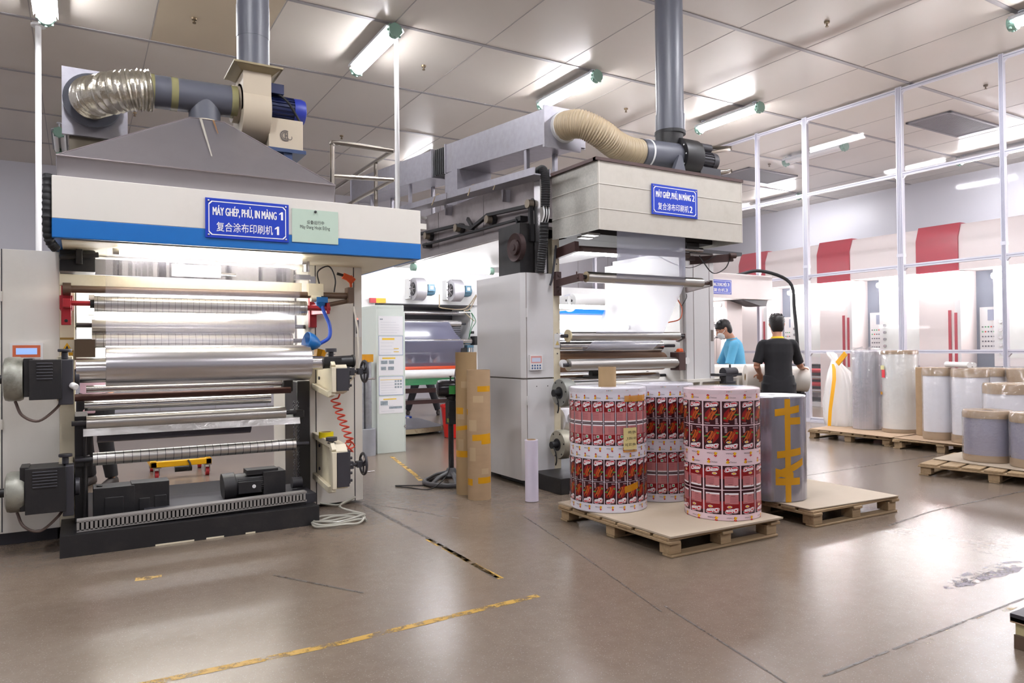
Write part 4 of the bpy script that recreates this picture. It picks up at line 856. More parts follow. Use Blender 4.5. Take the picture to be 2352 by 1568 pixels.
machine_sign('machine_sign', 'blue name plate ending in the number 2 on the zinc hood box', 4.665, 5.26, 2.62, 2.91, 5.192, 'MÁY GHÉP, PHỦ, IN MÀNG 2', '复合涂布印刷机 2')
# things on top of the second machine
t = thing('air_duct', 'square steel air duct with a black bellows joint running back over the oven', 'duct', (4.4, 8, 3.12))
def dz(y): return 3.42+.085*(y-6)
for ya, yb in ((6.0, 8.42), (8.78, 12.2)):
    b = MB(); vs = []
    for y in (ya, yb):
        for x, z in ((4.05, dz(y)), (4.5, dz(y)), (4.5, dz(y)+.36), (4.05, dz(y)+.36)): vs.append((x, y, z))
    b.add(vs, [(0, 1, 2, 3), (7, 6, 5, 4), (0, 4, 5, 1), (1, 5, 6, 2), (2, 6, 7, 3), (3, 7, 4, 0)])
    for y in (ya+.03, yb-.03):
        b.box(4.04, 4.51, y-.015, y+.015, dz(y)-.01, dz(y)+.37)
    b.build('duct_section', STEEL, t)
b = MB()
for k in range(6):
    y = 8.44+.055*k; b.box(4.06, 4.49, y, y+.03, dz(y)+.01, dz(y)+.35)
    b.box(4.08, 4.47, y+.03, y+.055, dz(y)+.03, dz(y)+.33)
b.build('bellows', RUBBER, t)
for y, zs in ((6.45, 3.12), (9.6, 3.12), (11.2, 2.8)):
    for x in (4.06, 4.42): MB().box(x, x+.04, y, y+.05, zs, dz(y)).build('support', STEEL, t)
MB().box(4.02, 4.5, 8.0, 8.35, 3.12, dz(8.0)).build('support', STEEL, t)
b = MB().box(3.97, 4.42, 5.97, 6.0, 3.36, 3.78); b.build('end_plate', STEEL, t)
t = thing('flexible_hose', 'beige ribbed flexible hose curving from the square duct to the black fan', 'hose', (4.5, 5.8, 3.09))
path = [(4.2, 5.97, 3.58), (4.2, 5.86, 3.58), (4.28, 5.74, 3.56), (4.45, 5.68, 3.48), (4.62, 5.68, 3.4), (4.8, 5.7, 3.365), (5.0, 5.72, 3.365)]
N = len(smooth_path(path, 30)); b = MB().tube(path, .136, seg=26, n=30, rfun=lambda t: 1+.05*math.sin(t*2*PI*50)); b.build('hose', pm('hose_beige', '#b5a58a', .45, var=.05), t)
MB().cyl((4.2, 5.975, 3.58), (4.2, 5.93, 3.58), .155, seg=32).build('seal', LWHITE, t)
MB().cyl((4.97, 5.72, 3.365), (4.985, 5.72, 3.365), .15, seg=30).build('clip', DKGREY, t)
t = thing('extractor_fan', 'dark grey in-line fan with black housing and motor on the zinc box', 'fan', (5.5, 5.7, 3.085))
MB().cyl((4.98, 5.72, 3.365), (5.5, 5.72, 3.385), .148, seg=36).build('inlet_pipe', PVC, t)
MB().cyl((5.06, 5.72, 3.37), (5.08, 5.72, 3.37), .152, seg=36).build('sealant_band', LWHITE, t)
for y in (5.55, 5.84): MB().prism([(5.26, 3.085), (5.5, 3.085), (5.42, 3.36), (5.38, 3.36)], y, y+.05, 'y').build('bracket', PVC, t)
b = MB().lathe([(.15, 0), (.2, .0), (.205, .02), (.205, .24), (.18, .26)], (5.48, 5.72, 3.39), (1, 0, 0), seg=40); b.cyl((5.475, 5.8, 3.5), (5.475, 5.8, 3.66), .14, .15, seg=30)
for k in range(10):
    a = 2*PI*k/10; b.cyl((5.474, 5.72+.17*math.cos(a), 3.39+.17*math.sin(a)), (5.482, 5.72+.17*math.cos(a), 3.39+.17*math.sin(a)), .008, seg=6, m=1)
b.build('fan_housing', [BLACK, LWHITE], t)
b = MB().cyl((5.74, 5.72, 3.4), (6.0, 5.72, 3.4), .095, seg=26).lathe([(.1, 0), (.1, .07), (.08, .09)], (5.98, 5.72, 3.4), (1, 0, 0), seg=26).cyl((5.8, 5.68, 3.53), (5.96, 5.68, 3.53), .045, seg=16)
for k in range(20):
    a = 2*PI*k/20; b.obox((5.78, 5.72+.098*math.cos(a), 3.4+.098*math.sin(a)), (5.98, 5.72+.098*math.cos(a), 3.4+.098*math.sin(a)), .006, .016, up=(0, math.cos(a), math.sin(a)))
b.build('motor', DKGREY, t); MB().box(5.72, 6.02, 5.58, 5.86, 3.06, 3.29).build('pedestal', DKGREY, t)
t = thing('exhaust_pipe', 'slim dark grey plastic pipe from the black fan up to the ceiling', 'pipe', (5.49, 5.8, 3.62))
MB().cyl((5.49, 5.8, 3.66), (5.49, 5.8, 5.449), .148, seg=40).build('pipe', PVC, t)
MB().cyl((5.49, 5.8, 3.68), (5.49, 5.8, 3.86), .156, seg=40).build('coupling', PVC, t); MB().cyl((5.49, 5.8, 3.645), (5.49, 5.8, 3.68), .165, seg=32).build('lip', RUBBER, t)
t = thing('guard_railing', 'steel railing end showing behind the black fan motor', 'railing', (6.3, 6.4, 3.1))
b = MB().tube([(6.1, 6.6, 3.78), (6.6, 6.05, 3.72), (6.62, 6.0, 3.7), (6.5, 5.98, 3.66), (6.1, 5.98, 3.56)], .022, seg=10, n=5).tube([(6.1, 6.6, 3.46), (6.6, 6.05, 3.44), (6.62, 6.0, 3.43), (6.5, 5.98, 3.4), (6.1, 5.98, 3.33)], .022, seg=10, n=5); b.build('rails', MATS['railing_steel'], t)
for y, z in ((6.6, 3.8), (5.98, 3.58)): MB().cyl((6.1, y, 2.46), (6.1, y, z), .022, seg=10).build('post', MATS['railing_steel'], t)
MB().box(5.95, 6.7, 5.9, 7.4, 2.42, 2.46).build('platform', DKGREY, t)
# ---------------------------------------------------------------- coating machine in the gap
M3 = thing('coating_machine', 'white coating machine with a green beam seen between the two laminators', 'machine', (4.8, 10.6, 0))
b = MB().box(3.75, 5.9, 10.2, 12.0, 2.05, 2.8, 0).prism([(3.45, 10.25), (3.75, 10.2), (3.75, 12.0), (3.45, 12.0)], 1.9, 2.8, 'z', 0)
b.box(3.8, 5.4, 10.195, 10.2, 2.035, 2.05, 1); b.build('upper_housing', [LWHITE, DKGREY], M3, bevel=.006)
MB().box(5.36, 5.62, 10.25, 11.4, 0, 2.05).build('side_frame', LWHITE, M3); MB().box(3.5, 4.1, 10.3, 11.4, 0, 2.0).build('side_frame', LWHITE, M3)
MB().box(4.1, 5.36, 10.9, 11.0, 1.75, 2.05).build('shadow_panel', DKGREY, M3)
b = MB().box(4.1, 5.36, 10.6, 10.66, 1.28, 1.75); 
for k in range(14): b.box(4.9, 5.36, 10.595, 10.6, 1.3+.03*k, 1.31+.03*k, 1)
b.build('back_panel', [pm('panel_pale', '#b9b8c4', .4), INKD], M3)
rollr(M3, 4.1, 5.34, 10.4, 1.93, .035, STAINL, shaft=.04); rollr(M3, 4.1, 5.2, 10.3, 1.76, .06, STAINL, shaft=.1)
rollr(M3, 4.1, 5.33, 10.18, 1.48, .045, CHROME, shaft=.06); rollr(M3, 4.1, 5.14, 10.25, 1.29, .035, STAINL, shaft=.1)
b = MB().box(5.14, 5.26, 10.15, 10.35, 1.22, 1.38).box(5.36, 5.41, 10.1, 10.26, 1.42, 1.56).cyl((5.36, 10.18, 1.6), (5.36, 10.18, 1.64), .03, seg=10); b.build('clamp', BLACK, M3, bevel=.005)
b = MB().box(5.25, 5.36, 10.14, 10.25, 1.21, 1.24, 1).box(5.25, 5.36, 10.14, 10.25, 1.38, 1.42, 1).cyl((5.305, 10.2, 1.24), (5.305, 10.2, 1.38), .035, seg=14, m=0).cyl((5.305, 10.2, 1.14), (5.305, 10.2, 1.21), .01, seg=8, m=0)
for x in (5.26, 5.35): b.cyl((x, 10.15, 1.24), (x, 10.15, 1.38), .006, seg=6, m=1)
b.build('air_cylinder', [STAINL, MTEAL], M3)
for p in ([(5.3, 10.16, 1.98), (5.35, 10.14, 1.85), (5.3, 10.14, 1.65), (5.27, 10.16, 1.45)], [(5.32, 10.15, 1.95), (5.4, 10.14, 1.8), (5.33, 10.14, 1.68), (5.28, 10.16, 1.5)]): MB().tube(p, .006, seg=6).build('air_line', pm('line_green', '#2f6a48', .4), M3)
o = rollr(M3, 4.1, 5.3, 10.35, 1.06, .09, pm('orange_roller', '#cf4a1c', .4), shaft=.05)
rollr(M3, 4.1, 5.3, 10.15, .96+.02, .07, LWHITE, shaft=.05)
b = MB().box(4.05, 5.6, 10.12, 10.2, .84, .93, 0).box(4.05, 5.6, 10.1, 10.2, .82, .85, 0); b.build('green_beam', GREEN, M3)
b = MB().box(4.05, 5.6, 10.4, 10.5, .68, .75).box(4.05, 5.6, 10.5, 10.56, .5, .56).box(4.85, 4.95, 10.3, 10.4, .68, .84); b.build('cross_tube', BROWN, M3)
b = MB().ribbon([(10.24, 1.78), (10.2, 1.6), (10.13, 1.48), (10.16, 1.32), (10.25, 1.14), (10.3, 1.02)], 4.1, 5.0, 4, xf=lambda t: (4.1, 4.98+.24*min(1, t*2)-.16*max(0, t*2-1))); b.build('film_web', FILMG, M3)
b = MB().box(3.75, 3.9, 10.15, 10.2, 2.05, 2.12, 0).box(3.66, 3.75, 10.15, 10.2, 2.05, 2.12, 1); b.build('sticker', [YELLOW, RED], M3)
b = MB()
for p in ([(4.75, 10.1, 2.2), (4.76, 10.12, 2.05), (4.8, 10.16, 2.0), (5.15, 10.16, 1.98), (5.3, 10.17, 2.05), (5.42, 10.15, 2.22)], [(5.42, 10.14, 2.2), (5.3, 10.15, 1.99), (5.2, 10.15, 1.96), (5.3, 10.15, 1.86), (5.38, 10.15, 1.8)]): b.tube(p, .008, seg=6)
b.build('cable', pm('cable_beige', '#a8967c', .5), M3)
b = MB().box(5.1, 5.32, 10.12, 10.18, 1.93, 1.945); b.build('shelf_plate', LWHITE, M3)
tl = thing('tube_light', 'frosted tube light with green ends over the two blowers', 'lamp', (4.6, 9.3, 2.5))
MB().cyl((4.02, 9.3, 2.5), (5.18, 9.3, 2.5), .042, seg=16).build('tube', WTUBE, tl)
for x, s in ((4.02, -1), (5.18, 1)): MB().cyl((x, 9.3, 2.5), (x+s*.07, 9.3, 2.5), .05, seg=16).cyl((x+s*.035, 9.3, 2.5), (x+s*.035, 9.3, 2.554), .012, seg=8).build('end_cap', GREENC, tl)
def small_blower(x, label):
    t = thing('small_blower', label, 'blower', (x, 10.15, 2.06), 'round aluminium blowers on the white housing')
    b = MB().box(x-.17, x-.14, 10.06, 10.2, 2.12, 2.42); 
    for z in (2.15, 2.27, 2.39): b.cyl((x-.155, 10.055, z), (x-.155, 10.06, z), .008, seg=6, m=1)
    b.build('flange', [LWHITE, DKGREY], t)
    MB().lathe([(.1, 0), (.165, .0), (.17, .01), (.17, .16), (.16, .17), (.05, .17)], (x-.13, 10.0, 2.26), (1, 0, 0), seg=40, cap=False).build('scroll', pm('blower_alu', '#b9b7bd', .35, .5, var=.06), t)
    g = MB().cyl((x-.138, 10.0, 2.26), (x-.12, 10.0, 2.26), .1, seg=28, m=0)
    for k in range(4):
        a = k*PI/4; dx = Vector((0, 1, 0))*.095*math.cos(a); c = Vector((x-.142, 10.0, 2.26)); v = dx+Vector((0, 0, .095*math.sin(a))); g.obox(c-v, c+v, .008, .008, m=1)
    g.build('inlet_grille', [RUBBER, STAINL], t)
    b = MB().lathe([(.05, 0), (.085, .01), (.085, .13), (.07, .17), (.03, .18)], (x+.04, 10.0, 2.25), (1, 0, 0), seg=24); b.box(x+.07, x+.17, 9.88, 9.95, 2.23, 2.33); b.build('motor', MTEAL, t)
    MB().box(x+.1, x+.15, 9.875, 9.88, 2.255, 2.305).build('rating_plate', pm('plate_cream', '#d5d0b4', .5), t)
small_blower(4.4, 'round aluminium blower with teal motor nearer the striped beam'); small_blower(5.02, 'round aluminium blower with teal motor nearer the tall white cabinet')
# notice cabinet with papers
t = thing('electrical_cabinet', 'tall pale cabinet end covered with paper notices in the gap between machines', 'cabinet', (3.52, 9.4, 0))
b = MB().box(3.325, 3.71, 9.0, 9.9, .0, 1.945, 0).box(3.325, 3.715, 9.0, 9.9, 1.9, 1.91, 1).box(3.71, 3.725, 9.0, 9.06, .0, 1.86, 0)
b.build('body', [pm('cabinet_mint', '#d3dcd6', .45, var=.02), pm('cabinet_seam', '#a9b2ac', .5)], t, bevel=.004)
MB().box(3.7, 3.73, 8.995, 9.0, .33, .345).cyl((3.715, 8.99, .32), (3.715, 8.99, .36), .01, seg=8).build('hinge', STAINL, t)
PAP = pm('paper_white', '#eeeef2', .6, var=.01); PBL = pm('paper_border', '#8f9dcb', .6); HIY = pm('highlighter', '#f0c93c', .6); PIC = pm('photo_patch', '#9aa6b0', .6, var=.4, scale=40)
def notice(z0, z1, label, bord, cols, pics, tx):
    t = thing('paper_notice', label, 'notice', (3.52, 8.998, (z0+z1)/2), 'paper notices on the pale cabinet')
    x0, x1 = 3.352, 3.692
    b = MB().box(x0, x1, 8.995, 8.999, z0, z1, 0)
    if bord: 
        for a in ((x0, x1, z0, z0+.005), (x0, x1, z1-.005, z1), (x0, x0+.005, z0, z1), (x1-.005, x1, z0, z1)): b.box(a[0], a[1], 8.993, 8.995, a[2], a[3], 1)
    b.build('sheet', [PAP, PBL], t)
    b = MB()
    for (a, c, d, e) in cols: b.box(x0+a, x0+c, 8.993, 8.995, z0+d, z0+e, 0)
    for (a, c, d, e) in pics: b.box(x0+a, x0+c, 8.993, 8.995, z0+d, z0+e, 1)
    for k in range(tx): b.box(x0+.03, x0+.03+.27*(.5+.5*random.random()), 8.993, 8.995, z0+.03+(z1-z0-.08)*k/max(1, tx), z0+.033+(z1-z0-.08)*k/max(1, tx), 2)
    b.build('print', [HIY, PIC, pm('faint_ink', '#c6c8d2', .6)], t)
notice(1.55, 1.8, 'paper notice at the top of the pale cabinet, nearly blank', False, [], [(.02, .06, .2, .215)], 5)
notice(1.285, 1.54, 'cabinet notice with two short yellow marks, second from top', True, [(.05, .22, .2, .225), (.21, .28, .08, .09), (.21, .28, .04, .05)], [], 4)
notice(1.02, 1.275, 'cabinet notice with four small photographs under a yellow heading', False, [(.05, .23, .215, .235)], [(.03, .12, .15, .195), (.14, .21, .15, .195), (.03, .1, .07, .115), (.13, .21, .07, .115)], 0)
notice(.76, 1.005, 'cabinet notice with a three by three block of tiny pictures', True, [(.02, .32, .2, .206)], [(.22+.037*i, .245+.037*i, .09+.04*k, .115+.04*k) for i in range(3) for k in range(3)], 5)
notice(.52, .74, 'crinkled lowest cabinet notice with a torn bottom edge', False, [(.06, .24, .18, .195)], [(.02, .12, .11, .165), (.14, .32, .06, .09)], 2)
t = thing('conduit_stand', 'grey concrete bollard carrying two galvanised conduits beside the cabinet', 'conduit', (3.17, 8.99, 0))
MB().cyl((3.17, 8.99, 0), (3.17, 8.99, .34), .125, seg=32).build('bollard', pm('bollard_grey', '#8f9198', .6, var=.08, dirt='#b0b0b0', dirt_amt=.3), t)
for x in (3.1, 3.2): MB().cyl((x, 9.0, .33), (x, 9.0, 1.2), .05, seg=20).cyl((x, 9.0, .66), (x, 9.0, .69), .053, seg=20).build('conduit', pm('conduit_zinc', '#9c9ea4', .4, .6, var=.25, scale=18), t)
tag(MB().cyl((3.17, 9.0, 1.2), (3.17, 9.0, 1.225), .11, seg=8).box(3.12, 3.26, 8.94, 8.98, 1.21, 1.3).build('tape_scrap', TAPE), 'scrap of amber tape on the conduit tops behind the handwheel', 'tape')
# floor plate, lift truck, bucket
t = thing('platform_plate', 'low steel platform with rusty cream edge under the green beam', 'platform', (4.7, 11.3, 0))
b = MB().prism([(4.05, 10.56), (4.5, 10.52), (5.0, 10.66), (5.12, 10.8), (5.3, 12.2), (4.05, 12.2)], .045, .115, 'z', 0).prism([(4.05, 10.555), (4.5, 10.515), (5.0, 10.655), (5.13, 10.8), (5.3, 12.2), (4.05, 12.2)], .035, .11, 'z', 1)
b.build('deck', [pm('deck_steel', '#8b8b92', .35, .6), pm('rusty_edge', '#d3c5a4', .6, dirt='#7d4a1e', dirt_amt=.9, scale=14)], t)
b = MB()
for x, y in ((4.2, 10.8), (5.0, 11.0), (4.2, 12.0), (5.1, 12.0)): b.cyl((x, y, 0), (x, y, .04), .05, seg=12)
b.build('feet', BLACK, t)
t = thing('lift_trolley', 'cobalt blue hydraulic lift trolley standing beyond the green beam', 'trolley', (5.1, 12.6, 0))
b = MB().box(5.02, 5.14, 12.55, 12.65, .1, 1.2).box(4.4, 5.14, 12.56, 12.64, .7, .78).box(4.4, 4.5, 12.55, 12.65, .1, 1.2).box(4.3, 5.3, 12.5, 12.7, .06, .12).obox((5.05, 12.3, .09), (5.1, 13.2, .09), .08, .06); b.build('frame', CBLUE, t, bevel=.006)
for x, y in ((5.2, 12.5), (4.45, 12.5)): MB().cyl((x-.03, y, .06), (x+.03, y, .06), .06, seg=18).build('wheel', STAINL, t)
MB().obox((4.6, 12.55, .2), (4.9, 12.6, .65), .2, .1).build('jack', DKGREY, t)
t = thing('waste_bin', 'red plastic tub standing behind the pedestal fan', 'bin', (5.03, 10.06, 0))
b = MB().lathe([(.17, 0), (.19, .01), (.235, .46), (.25, .47), (.25, .5), (.235, .5), (.225, .47), (.18, .03), (.0, .02)], (5.0, 10.1-.05, 0), seg=40, cap=False); b.build('tub', pm('tub_red', '#d8231c', .4, var=.04), t)
MB().lathe([(.2, .42), (.2, .5), (.15, .54), (0, .55)], (5.0, 10.05, 0), seg=24, cap=False).build('bag', pm('bag_red', '#c81e18', .5, bump=.5, scale=12), t)
# yellow trolley behind the first laminator
t = thing('dolly', 'yellow steel dolly with red castors glimpsed under the laminator rollers', 'dolly', (.95, 8.7, 0))
b = MB().box(.64, 1.24, 8.5, 8.56, .13, .19).box(.64, 1.24, 9.1, 9.16, .13, .19).box(.64, .7, 8.5, 9.16, .13, .19).box(1.18, 1.24, 8.5, 9.16, .13, .19); b.build('frame', YELLOW, t, bevel=.005)
for x, y in ((.7, 8.53), (1.2, 8.53), (.7, 9.13), (1.2, 9.13)):
    o = MB().cyl((x-.018, y+.03, .045), (x+.018, y+.03, .045), .045, seg=20).build('castor', RED, t); MB().box(x-.028, x-.02, y, y+.06, .04, .12).box(x+.02, x+.028, y, y+.06, .04, .12).box(x-.04, x+.04, y-.04, y+.05, .12, .13).build('fork', STAINL, o)
b = MB().cyl((.88, 8.6, .09), (1.05, 8.6, .09), .035, seg=14).tube([(1.0, 8.49, .19), (1.02, 8.47, .14), (1.0, 8.48, .08)], .01, seg=6); b.build('jack', BLACK, t)
# ---------------------------------------------------------------- background reel stand with blue stripe (through the film bay)
M5 = thing('slitting_machine', 'distant white machine with a blue stripe and round badge, seen through the film bay', 'machine', (7.2, 9.6, 0))
b = MB().box(5.95, 8.25, 9.2, 10.0, 2.03, 2.3, 0).box(5.95, 8.25, 9.195, 10.0, 1.9, 2.03, 1).box(5.95, 6.0, 9.2, 10, 0, 1.9, 0).box(8.1, 8.25, 9.2, 10, 0, 1.9, 0); b.build('housing', [LWHITE, BLUE], M5)
MB().cyl((6.55, 9.18, 2.06), (6.55, 9.195, 2.06), .14, seg=36).build('badge', pm('badge_grey', '#c3c6cf', .4), M5)
rollr(M5, 6.1, 8.0, 8.5, 2.04, .1, LWHITE, shaft=.1); rollr(M5, 6.1, 8.0, 9.2, 1.55, .04, STAINL, shaft=.1); rollr(M5, 6.1, 8.0, 9.2, 1.42, .035, STAINL, shaft=.1); rollr(M5, 6.1, 8.0, 9.1, 1.28, .05, LWHITE, shaft=.1)
b = MB()
for k in range(30): b.box(6.15+.05*k, 6.175+.05*k, 9.13, 9.15, 1.34, 1.38)
b.build('comb', pm('comb_mauve', '#b08fa0', .5), M5)
tube_lamp(M5, (6.1, 9.1, 1.75), (8.0, 9.1, 1.75), .03, BAYT); MB().box(6.0, 8.1, 9.6, 9.62, .6, 1.9).build('back_panel', LWHITE, M5)
MB().box(6.0, 6.05, 8.45, 9.2, 1.9, 2.1).build('roller_bracket', LWHITE, M5); MB().box(8.05, 8.1, 8.45, 9.2, 1.9, 2.1).build('roller_bracket', LWHITE, M5)
# ---------------------------------------------------------------- third laminator beyond the bay
M4 = thing('laminating_machine', 'white laminator further back by the glazed partition where two men work', 'machine', (10.2, 9.5, 0))
b = MB().box(8.4, 11.02, 9.0, 10.2, 2.21, 2.655, 0); b.build('top_beam', PINKW, M4, bevel=.006)
b = MB().prism([(10.25, 2.205), (10.95, 2.205), (10.9, 2.1), (10.75, 2.1)], 9.05, 9.4, 'y'); b.build('lamp_hood', DKGREY, M4)
MB().box(10.2, 10.6, 9.35, 10.6, 0, 2.2, 0).box(10.196, 10.2, 9.6, 9.61, 0, 2.2, 1).build('frame_column', [PINKW, MATS['seam_grey']], M4, bevel=.004); MB().box(8.3, 8.7, 9.35, 10.6, 0, 2.2, 0).build('frame_column', PINKW, M4, bevel=.004)
b = MB().box(8.7, 10.2, 10.3, 10.36, .4, 2.2, 0)
for x, z in ((9.9, 1.3), (10.05, 1.2), (9.75, 1.35)): b.cyl((x, 10.29, z), (x, 10.3, z), .03, seg=14, m=1)
b.build('back_panel', [LWHITE, RUBBER], M4)
for z, x1, r in ((1.95, 9.75, .05), (1.76, 9.7, .05), (1.53, 10.0, .055), (.98, 10.1, .06), (1.28, 9.6, .08)): rollr(M4, 8.7, x1, 9.5, z, r, STAINL, shaft=.15)
b = MB().cyl((9.9, 9.5, 1.77), (10.02, 9.5, 1.8), .02, seg=8).cyl((10.0, 9.46, 1.77), (10.0, 9.43, 1.77), .05, seg=18).box(9.8, 9.9, 9.45, 9.5, 1.72, 1.82).box(9.4, 9.95, 9.5, 9.53, 1.2, 1.23); b.build('pressure_gauge', STAINL, M4)
b = MB().box(9.2, 10.2, 9.0, 9.3, .8, .92).box(9.9, 10.15, 8.9, 9.3, .92, 1.02); b.build('work_table', LWHITE, M4)
tube_lamp(M4, (8.8, 9.35, 2.12), (10.0, 9.35, 2.12), .04, PTUBE)
machine_sign('machine_sign', 'blue name plate ending in the number 3 beyond the film bay', 9.1, 9.93, 2.28, 2.53, 8.998, 'MÁY GHÉP KHÔNG DUNG MÔI 3', '无溶剂复合机 3')
tag(MB().tube([(10.3, 9.2, 2.66), (10.6, 8.9, 2.72), (11.0, 8.6, 2.5), (11.05, 8.55, 2.0), (11.08, 8.52, 1.4), (11.08, 8.5, .8)], .03, seg=12).build('cable_hose', RUBBER), 'black hose arching from the back laminator down by the men', 'hose')
# ---------------------------------------------------------------- printing press behind the partition
PR = thing('printing_press', 'long pale printing press with red panels behind the glazed partition', 'machine', (15, 8.5, 0))
PRED = pm('press_red', '#b3253a', .3, var=.06, spec=.5)
RECESS = pm('recess_grey', '#7f8796', .4)
b = MB().prism([(14.0, 2.74), (14.0, 3.35), (14.1, 3.6), (16.2, 3.6), (16.2, 2.74)][::-1], 0, 1, 'y', 0)
b.v = [(x, .5+17.3*y, z) for x, y, z in b.v]
# profile is (x,z) along y
b.build('canopy', PINKW, PR)
for i in range(8):
    y = 1.0-.37+2.2*i; y0, y1 = y, y+.78
    if y1 > 17.6: break
    b = MB().prism([(13.97, 2.73), (13.97, 3.36), (14.07, 3.63), (14.3, 3.63), (14.3, 2.73)][::-1], y0, y1, 'y'); b.build('red_panel', PRED, PR)
    b = MB().box(14.05, 15.9, y0, y1, 0, 2.74, 0).box(14.04, 14.05, y0, y0+.1, 0, 2.74, 1); c = b.build('column', [PINKW, LWHITE], PR)
    b = MB().box(14.03, 14.06, y0+.06, y0+.11, .9, 1.95).box(14.03, 14.06, y0+.17, y0+.22, .9, 2.0); b.build('red_strip', PRED, c)
    b = MB().box(14.6, 14.7, y0-.42, y0, .6, 2.74, 0); b.build('recess', RECESS, PR)
    b = MB().box(14.55, 14.6, y0-.38, y0-.08, 1.25, 2.05, 0).box(14.545, 14.55, y0-.35, y0-.22, 1.8, 2.0, 1)
    for k in range(5):
        for q in range(5): b.cyl((14.54, y0-.13-.05*q, 1.32+.09*k), (14.55, y0-.13-.05*q, 1.32+.09*k), .014, seg=8, m=[2, 3, 4, 3, 4][(k+q*2) % 5] if k > 2 else 4)
    b.build('control_panel', [LWHITE, pm('screen_grey', '#9aa3b8', .3), pm('btn_red', '#d84538', .4), pm('btn_green', '#4aa06a', .4), pm('btn_dark', '#5b5b66', .4)], PR)
    b = MB().box(14.35, 15.8, y0-1.42, y0-.42, .95, 2.74, 0).box(14.34, 14.35, y0-1.4, y0-.5, 1.1, 2.5, 1); b.build('print_unit', [LWHITE, pm('unit_panel', '#dfe3e0', .4)], PR)
    b = MB()
    for k in range(5): b.cyl((14.3, y0-.55, 1.2+.14*k), (14.34, y0-.55, 1.2+.14*k), .03, seg=10)
    b.build('knobs', STAINL, PR)
    b = MB().box(14.3, 15.6, y0-1.42, y0-.02, .3, .9, 0)
    for k in range(4): b.cyl((14.2, y0-1.4, .35+.15*k), (14.2, y0-.05, .35+.15*k), .05, seg=14, m=1+(k % 2))
    b.build('ink_station', [DKGREY, STAINL, RED], PR)
    MB().cyl((14.02, y0+.05, 2.62), (14.02, y1-.05, 2.62), .05, seg=12).build('tube_light', PTUBE, PR)
    MB().cyl((14.25, y0-1.35, 2.6), (14.25, y0-.45, 2.6), .05, seg=12).build('tube_light', PTUBE, PR)
    MB().box(14.2, 15.6, y0-1.42, y1-.0, 0, .1).build('plinth', LWHITE, PR)
# ---------------------------------------------------------------- pallets
def pallet(label, cx, cy, L, Wd, rot=0.0, h=.125, along='x', nboards=7, bottom='x', grp=None):
    """L along local x, Wd along local y; deck boards run along `along`"""
    t = thing('pallet', label, 'pallet', (cx, cy, 0), grp); t.rotation_euler = (0, 0, rot)
    def P(o): o.location = (0, 0, 0); return o
    off = Vector((cx, cy, 0))
    def mk(name, mb, mat):
        mb.v = [(x+off.x, y+off.y, z) for x, y, z in mb.v]; return mb.build(name, mat, t, bevel=.004)
    tb = .02
    n = nboards
    for k in range(n):
        b = MB(); j = random.uniform(-.006, .006); dz = random.uniform(-.002, .002)
        if along == 'x':
            w = Wd/n*.84; y = -Wd/2+(k+.5)*Wd/n; b.box(-L/2+j, L/2+j, y-w/2, y+w/2, h-tb+dz, h+dz)
        else:
            w = L/n*.84; x = -L/2+(k+.5)*L/n; b.box(x-w/2, x+w/2, -Wd/2+j, Wd/2+j, h-tb+dz, h+dz)
        mk('deck_board', b, WOOD)
    for i in (-1, 0, 1):
        b = MB()
        if along == 'x': b.box(i*(L/2-.05)-.048, i*(L/2-.05)+.048, -Wd/2, Wd/2, h-2*tb, h-tb)
        else: b.box(-L/2, L/2, i*(Wd/2-.05)-.048, i*(Wd/2-.05)+.048, h-2*tb, h-tb)
        mk('stringer', b, WOOD)
        b = MB()
        if bottom == 'x': b.box(-L/2+.02, L/2-.02, i*(Wd/2-.05)-.045, i*(Wd/2-.05)+.045, 0, .016)
        else: b.box(i*(L/2-.05)-.045, i*(L/2-.05)+.045, -Wd/2+.02, Wd/2-.02, 0, .016)
        mk('skid', b, WOOD)
        for q in (-1, 0, 1):
            b = MB().box(i*(L/2-.07)-.05, i*(L/2-.07)+.05, q*(Wd/2-.07)-.05, q*(Wd/2-.07)+.05, .016, h-2*tb); mk('block', b, WOOD)
    return t
pallet('wooden pallet carrying the printed snack film rolls', 3.76, 4.09, 1.06, 1.26, .0)
pallet('wooden pallet with one grey wrapped roll and a bare sheet on top', 5.2, 4.0, 1.05, 1.1, -.02)
pallet('wooden pallet by the partition under the tall clear wrapped rolls', 9.75, 6.32, 1.05, 1.24, .03, along='x')
pallet('wooden pallet under the brown-capped white rolls by the partition', 9.68, 5.03, 1.0, 1.2, .06, along='y')
pallet('loose-boarded wooden pallet under the short grey wrapped rolls', 8.15, 3.75, 1.1, 1.35, .2, along='x')
def sheet(name, label, cat, pts, z, mat, th=.008, curl=0):
    b = MB().prism(pts, z, z+th, 'z'); tag(b.build(name, mat), label, cat)
sheet('plywood_sheet', 'plywood sheet under the printed film rolls', 'board', [(3.24, 3.46), (4.28, 3.43), (4.29, 4.72), (3.24, 4.73)], .128, PLY, .012)
sheet('cardboard_sheet', 'wide pale sheet under the grey wrapped roll', 'board', [(4.67, 3.5), (5.69, 3.43), (5.73, 4.55), (4.67, 4.55)], .128, PLY, .007)
sheet('cardboard_sheet', 'brown card sheet under the tall clear rolls by the partition', 'board', [(9.2, 5.63), (10.2, 5.68), (10.24, 7.0), (9.25, 6.92)], .13, CARD, .007)
sheet('cardboard_sheet', 'brown card sheet under the brown-capped white rolls', 'board', [(9.15, 4.42), (10.15, 4.5), (10.2, 5.6), (9.2, 5.6)], .13, CARD, .007)
sheet('cardboard_sheet', 'pale card sheet under the short grey rolls', 'board', [(7.75, 3.2), (8.6, 3.1), (8.75, 4.45), (7.85, 4.35)], .13, PLY, .007)
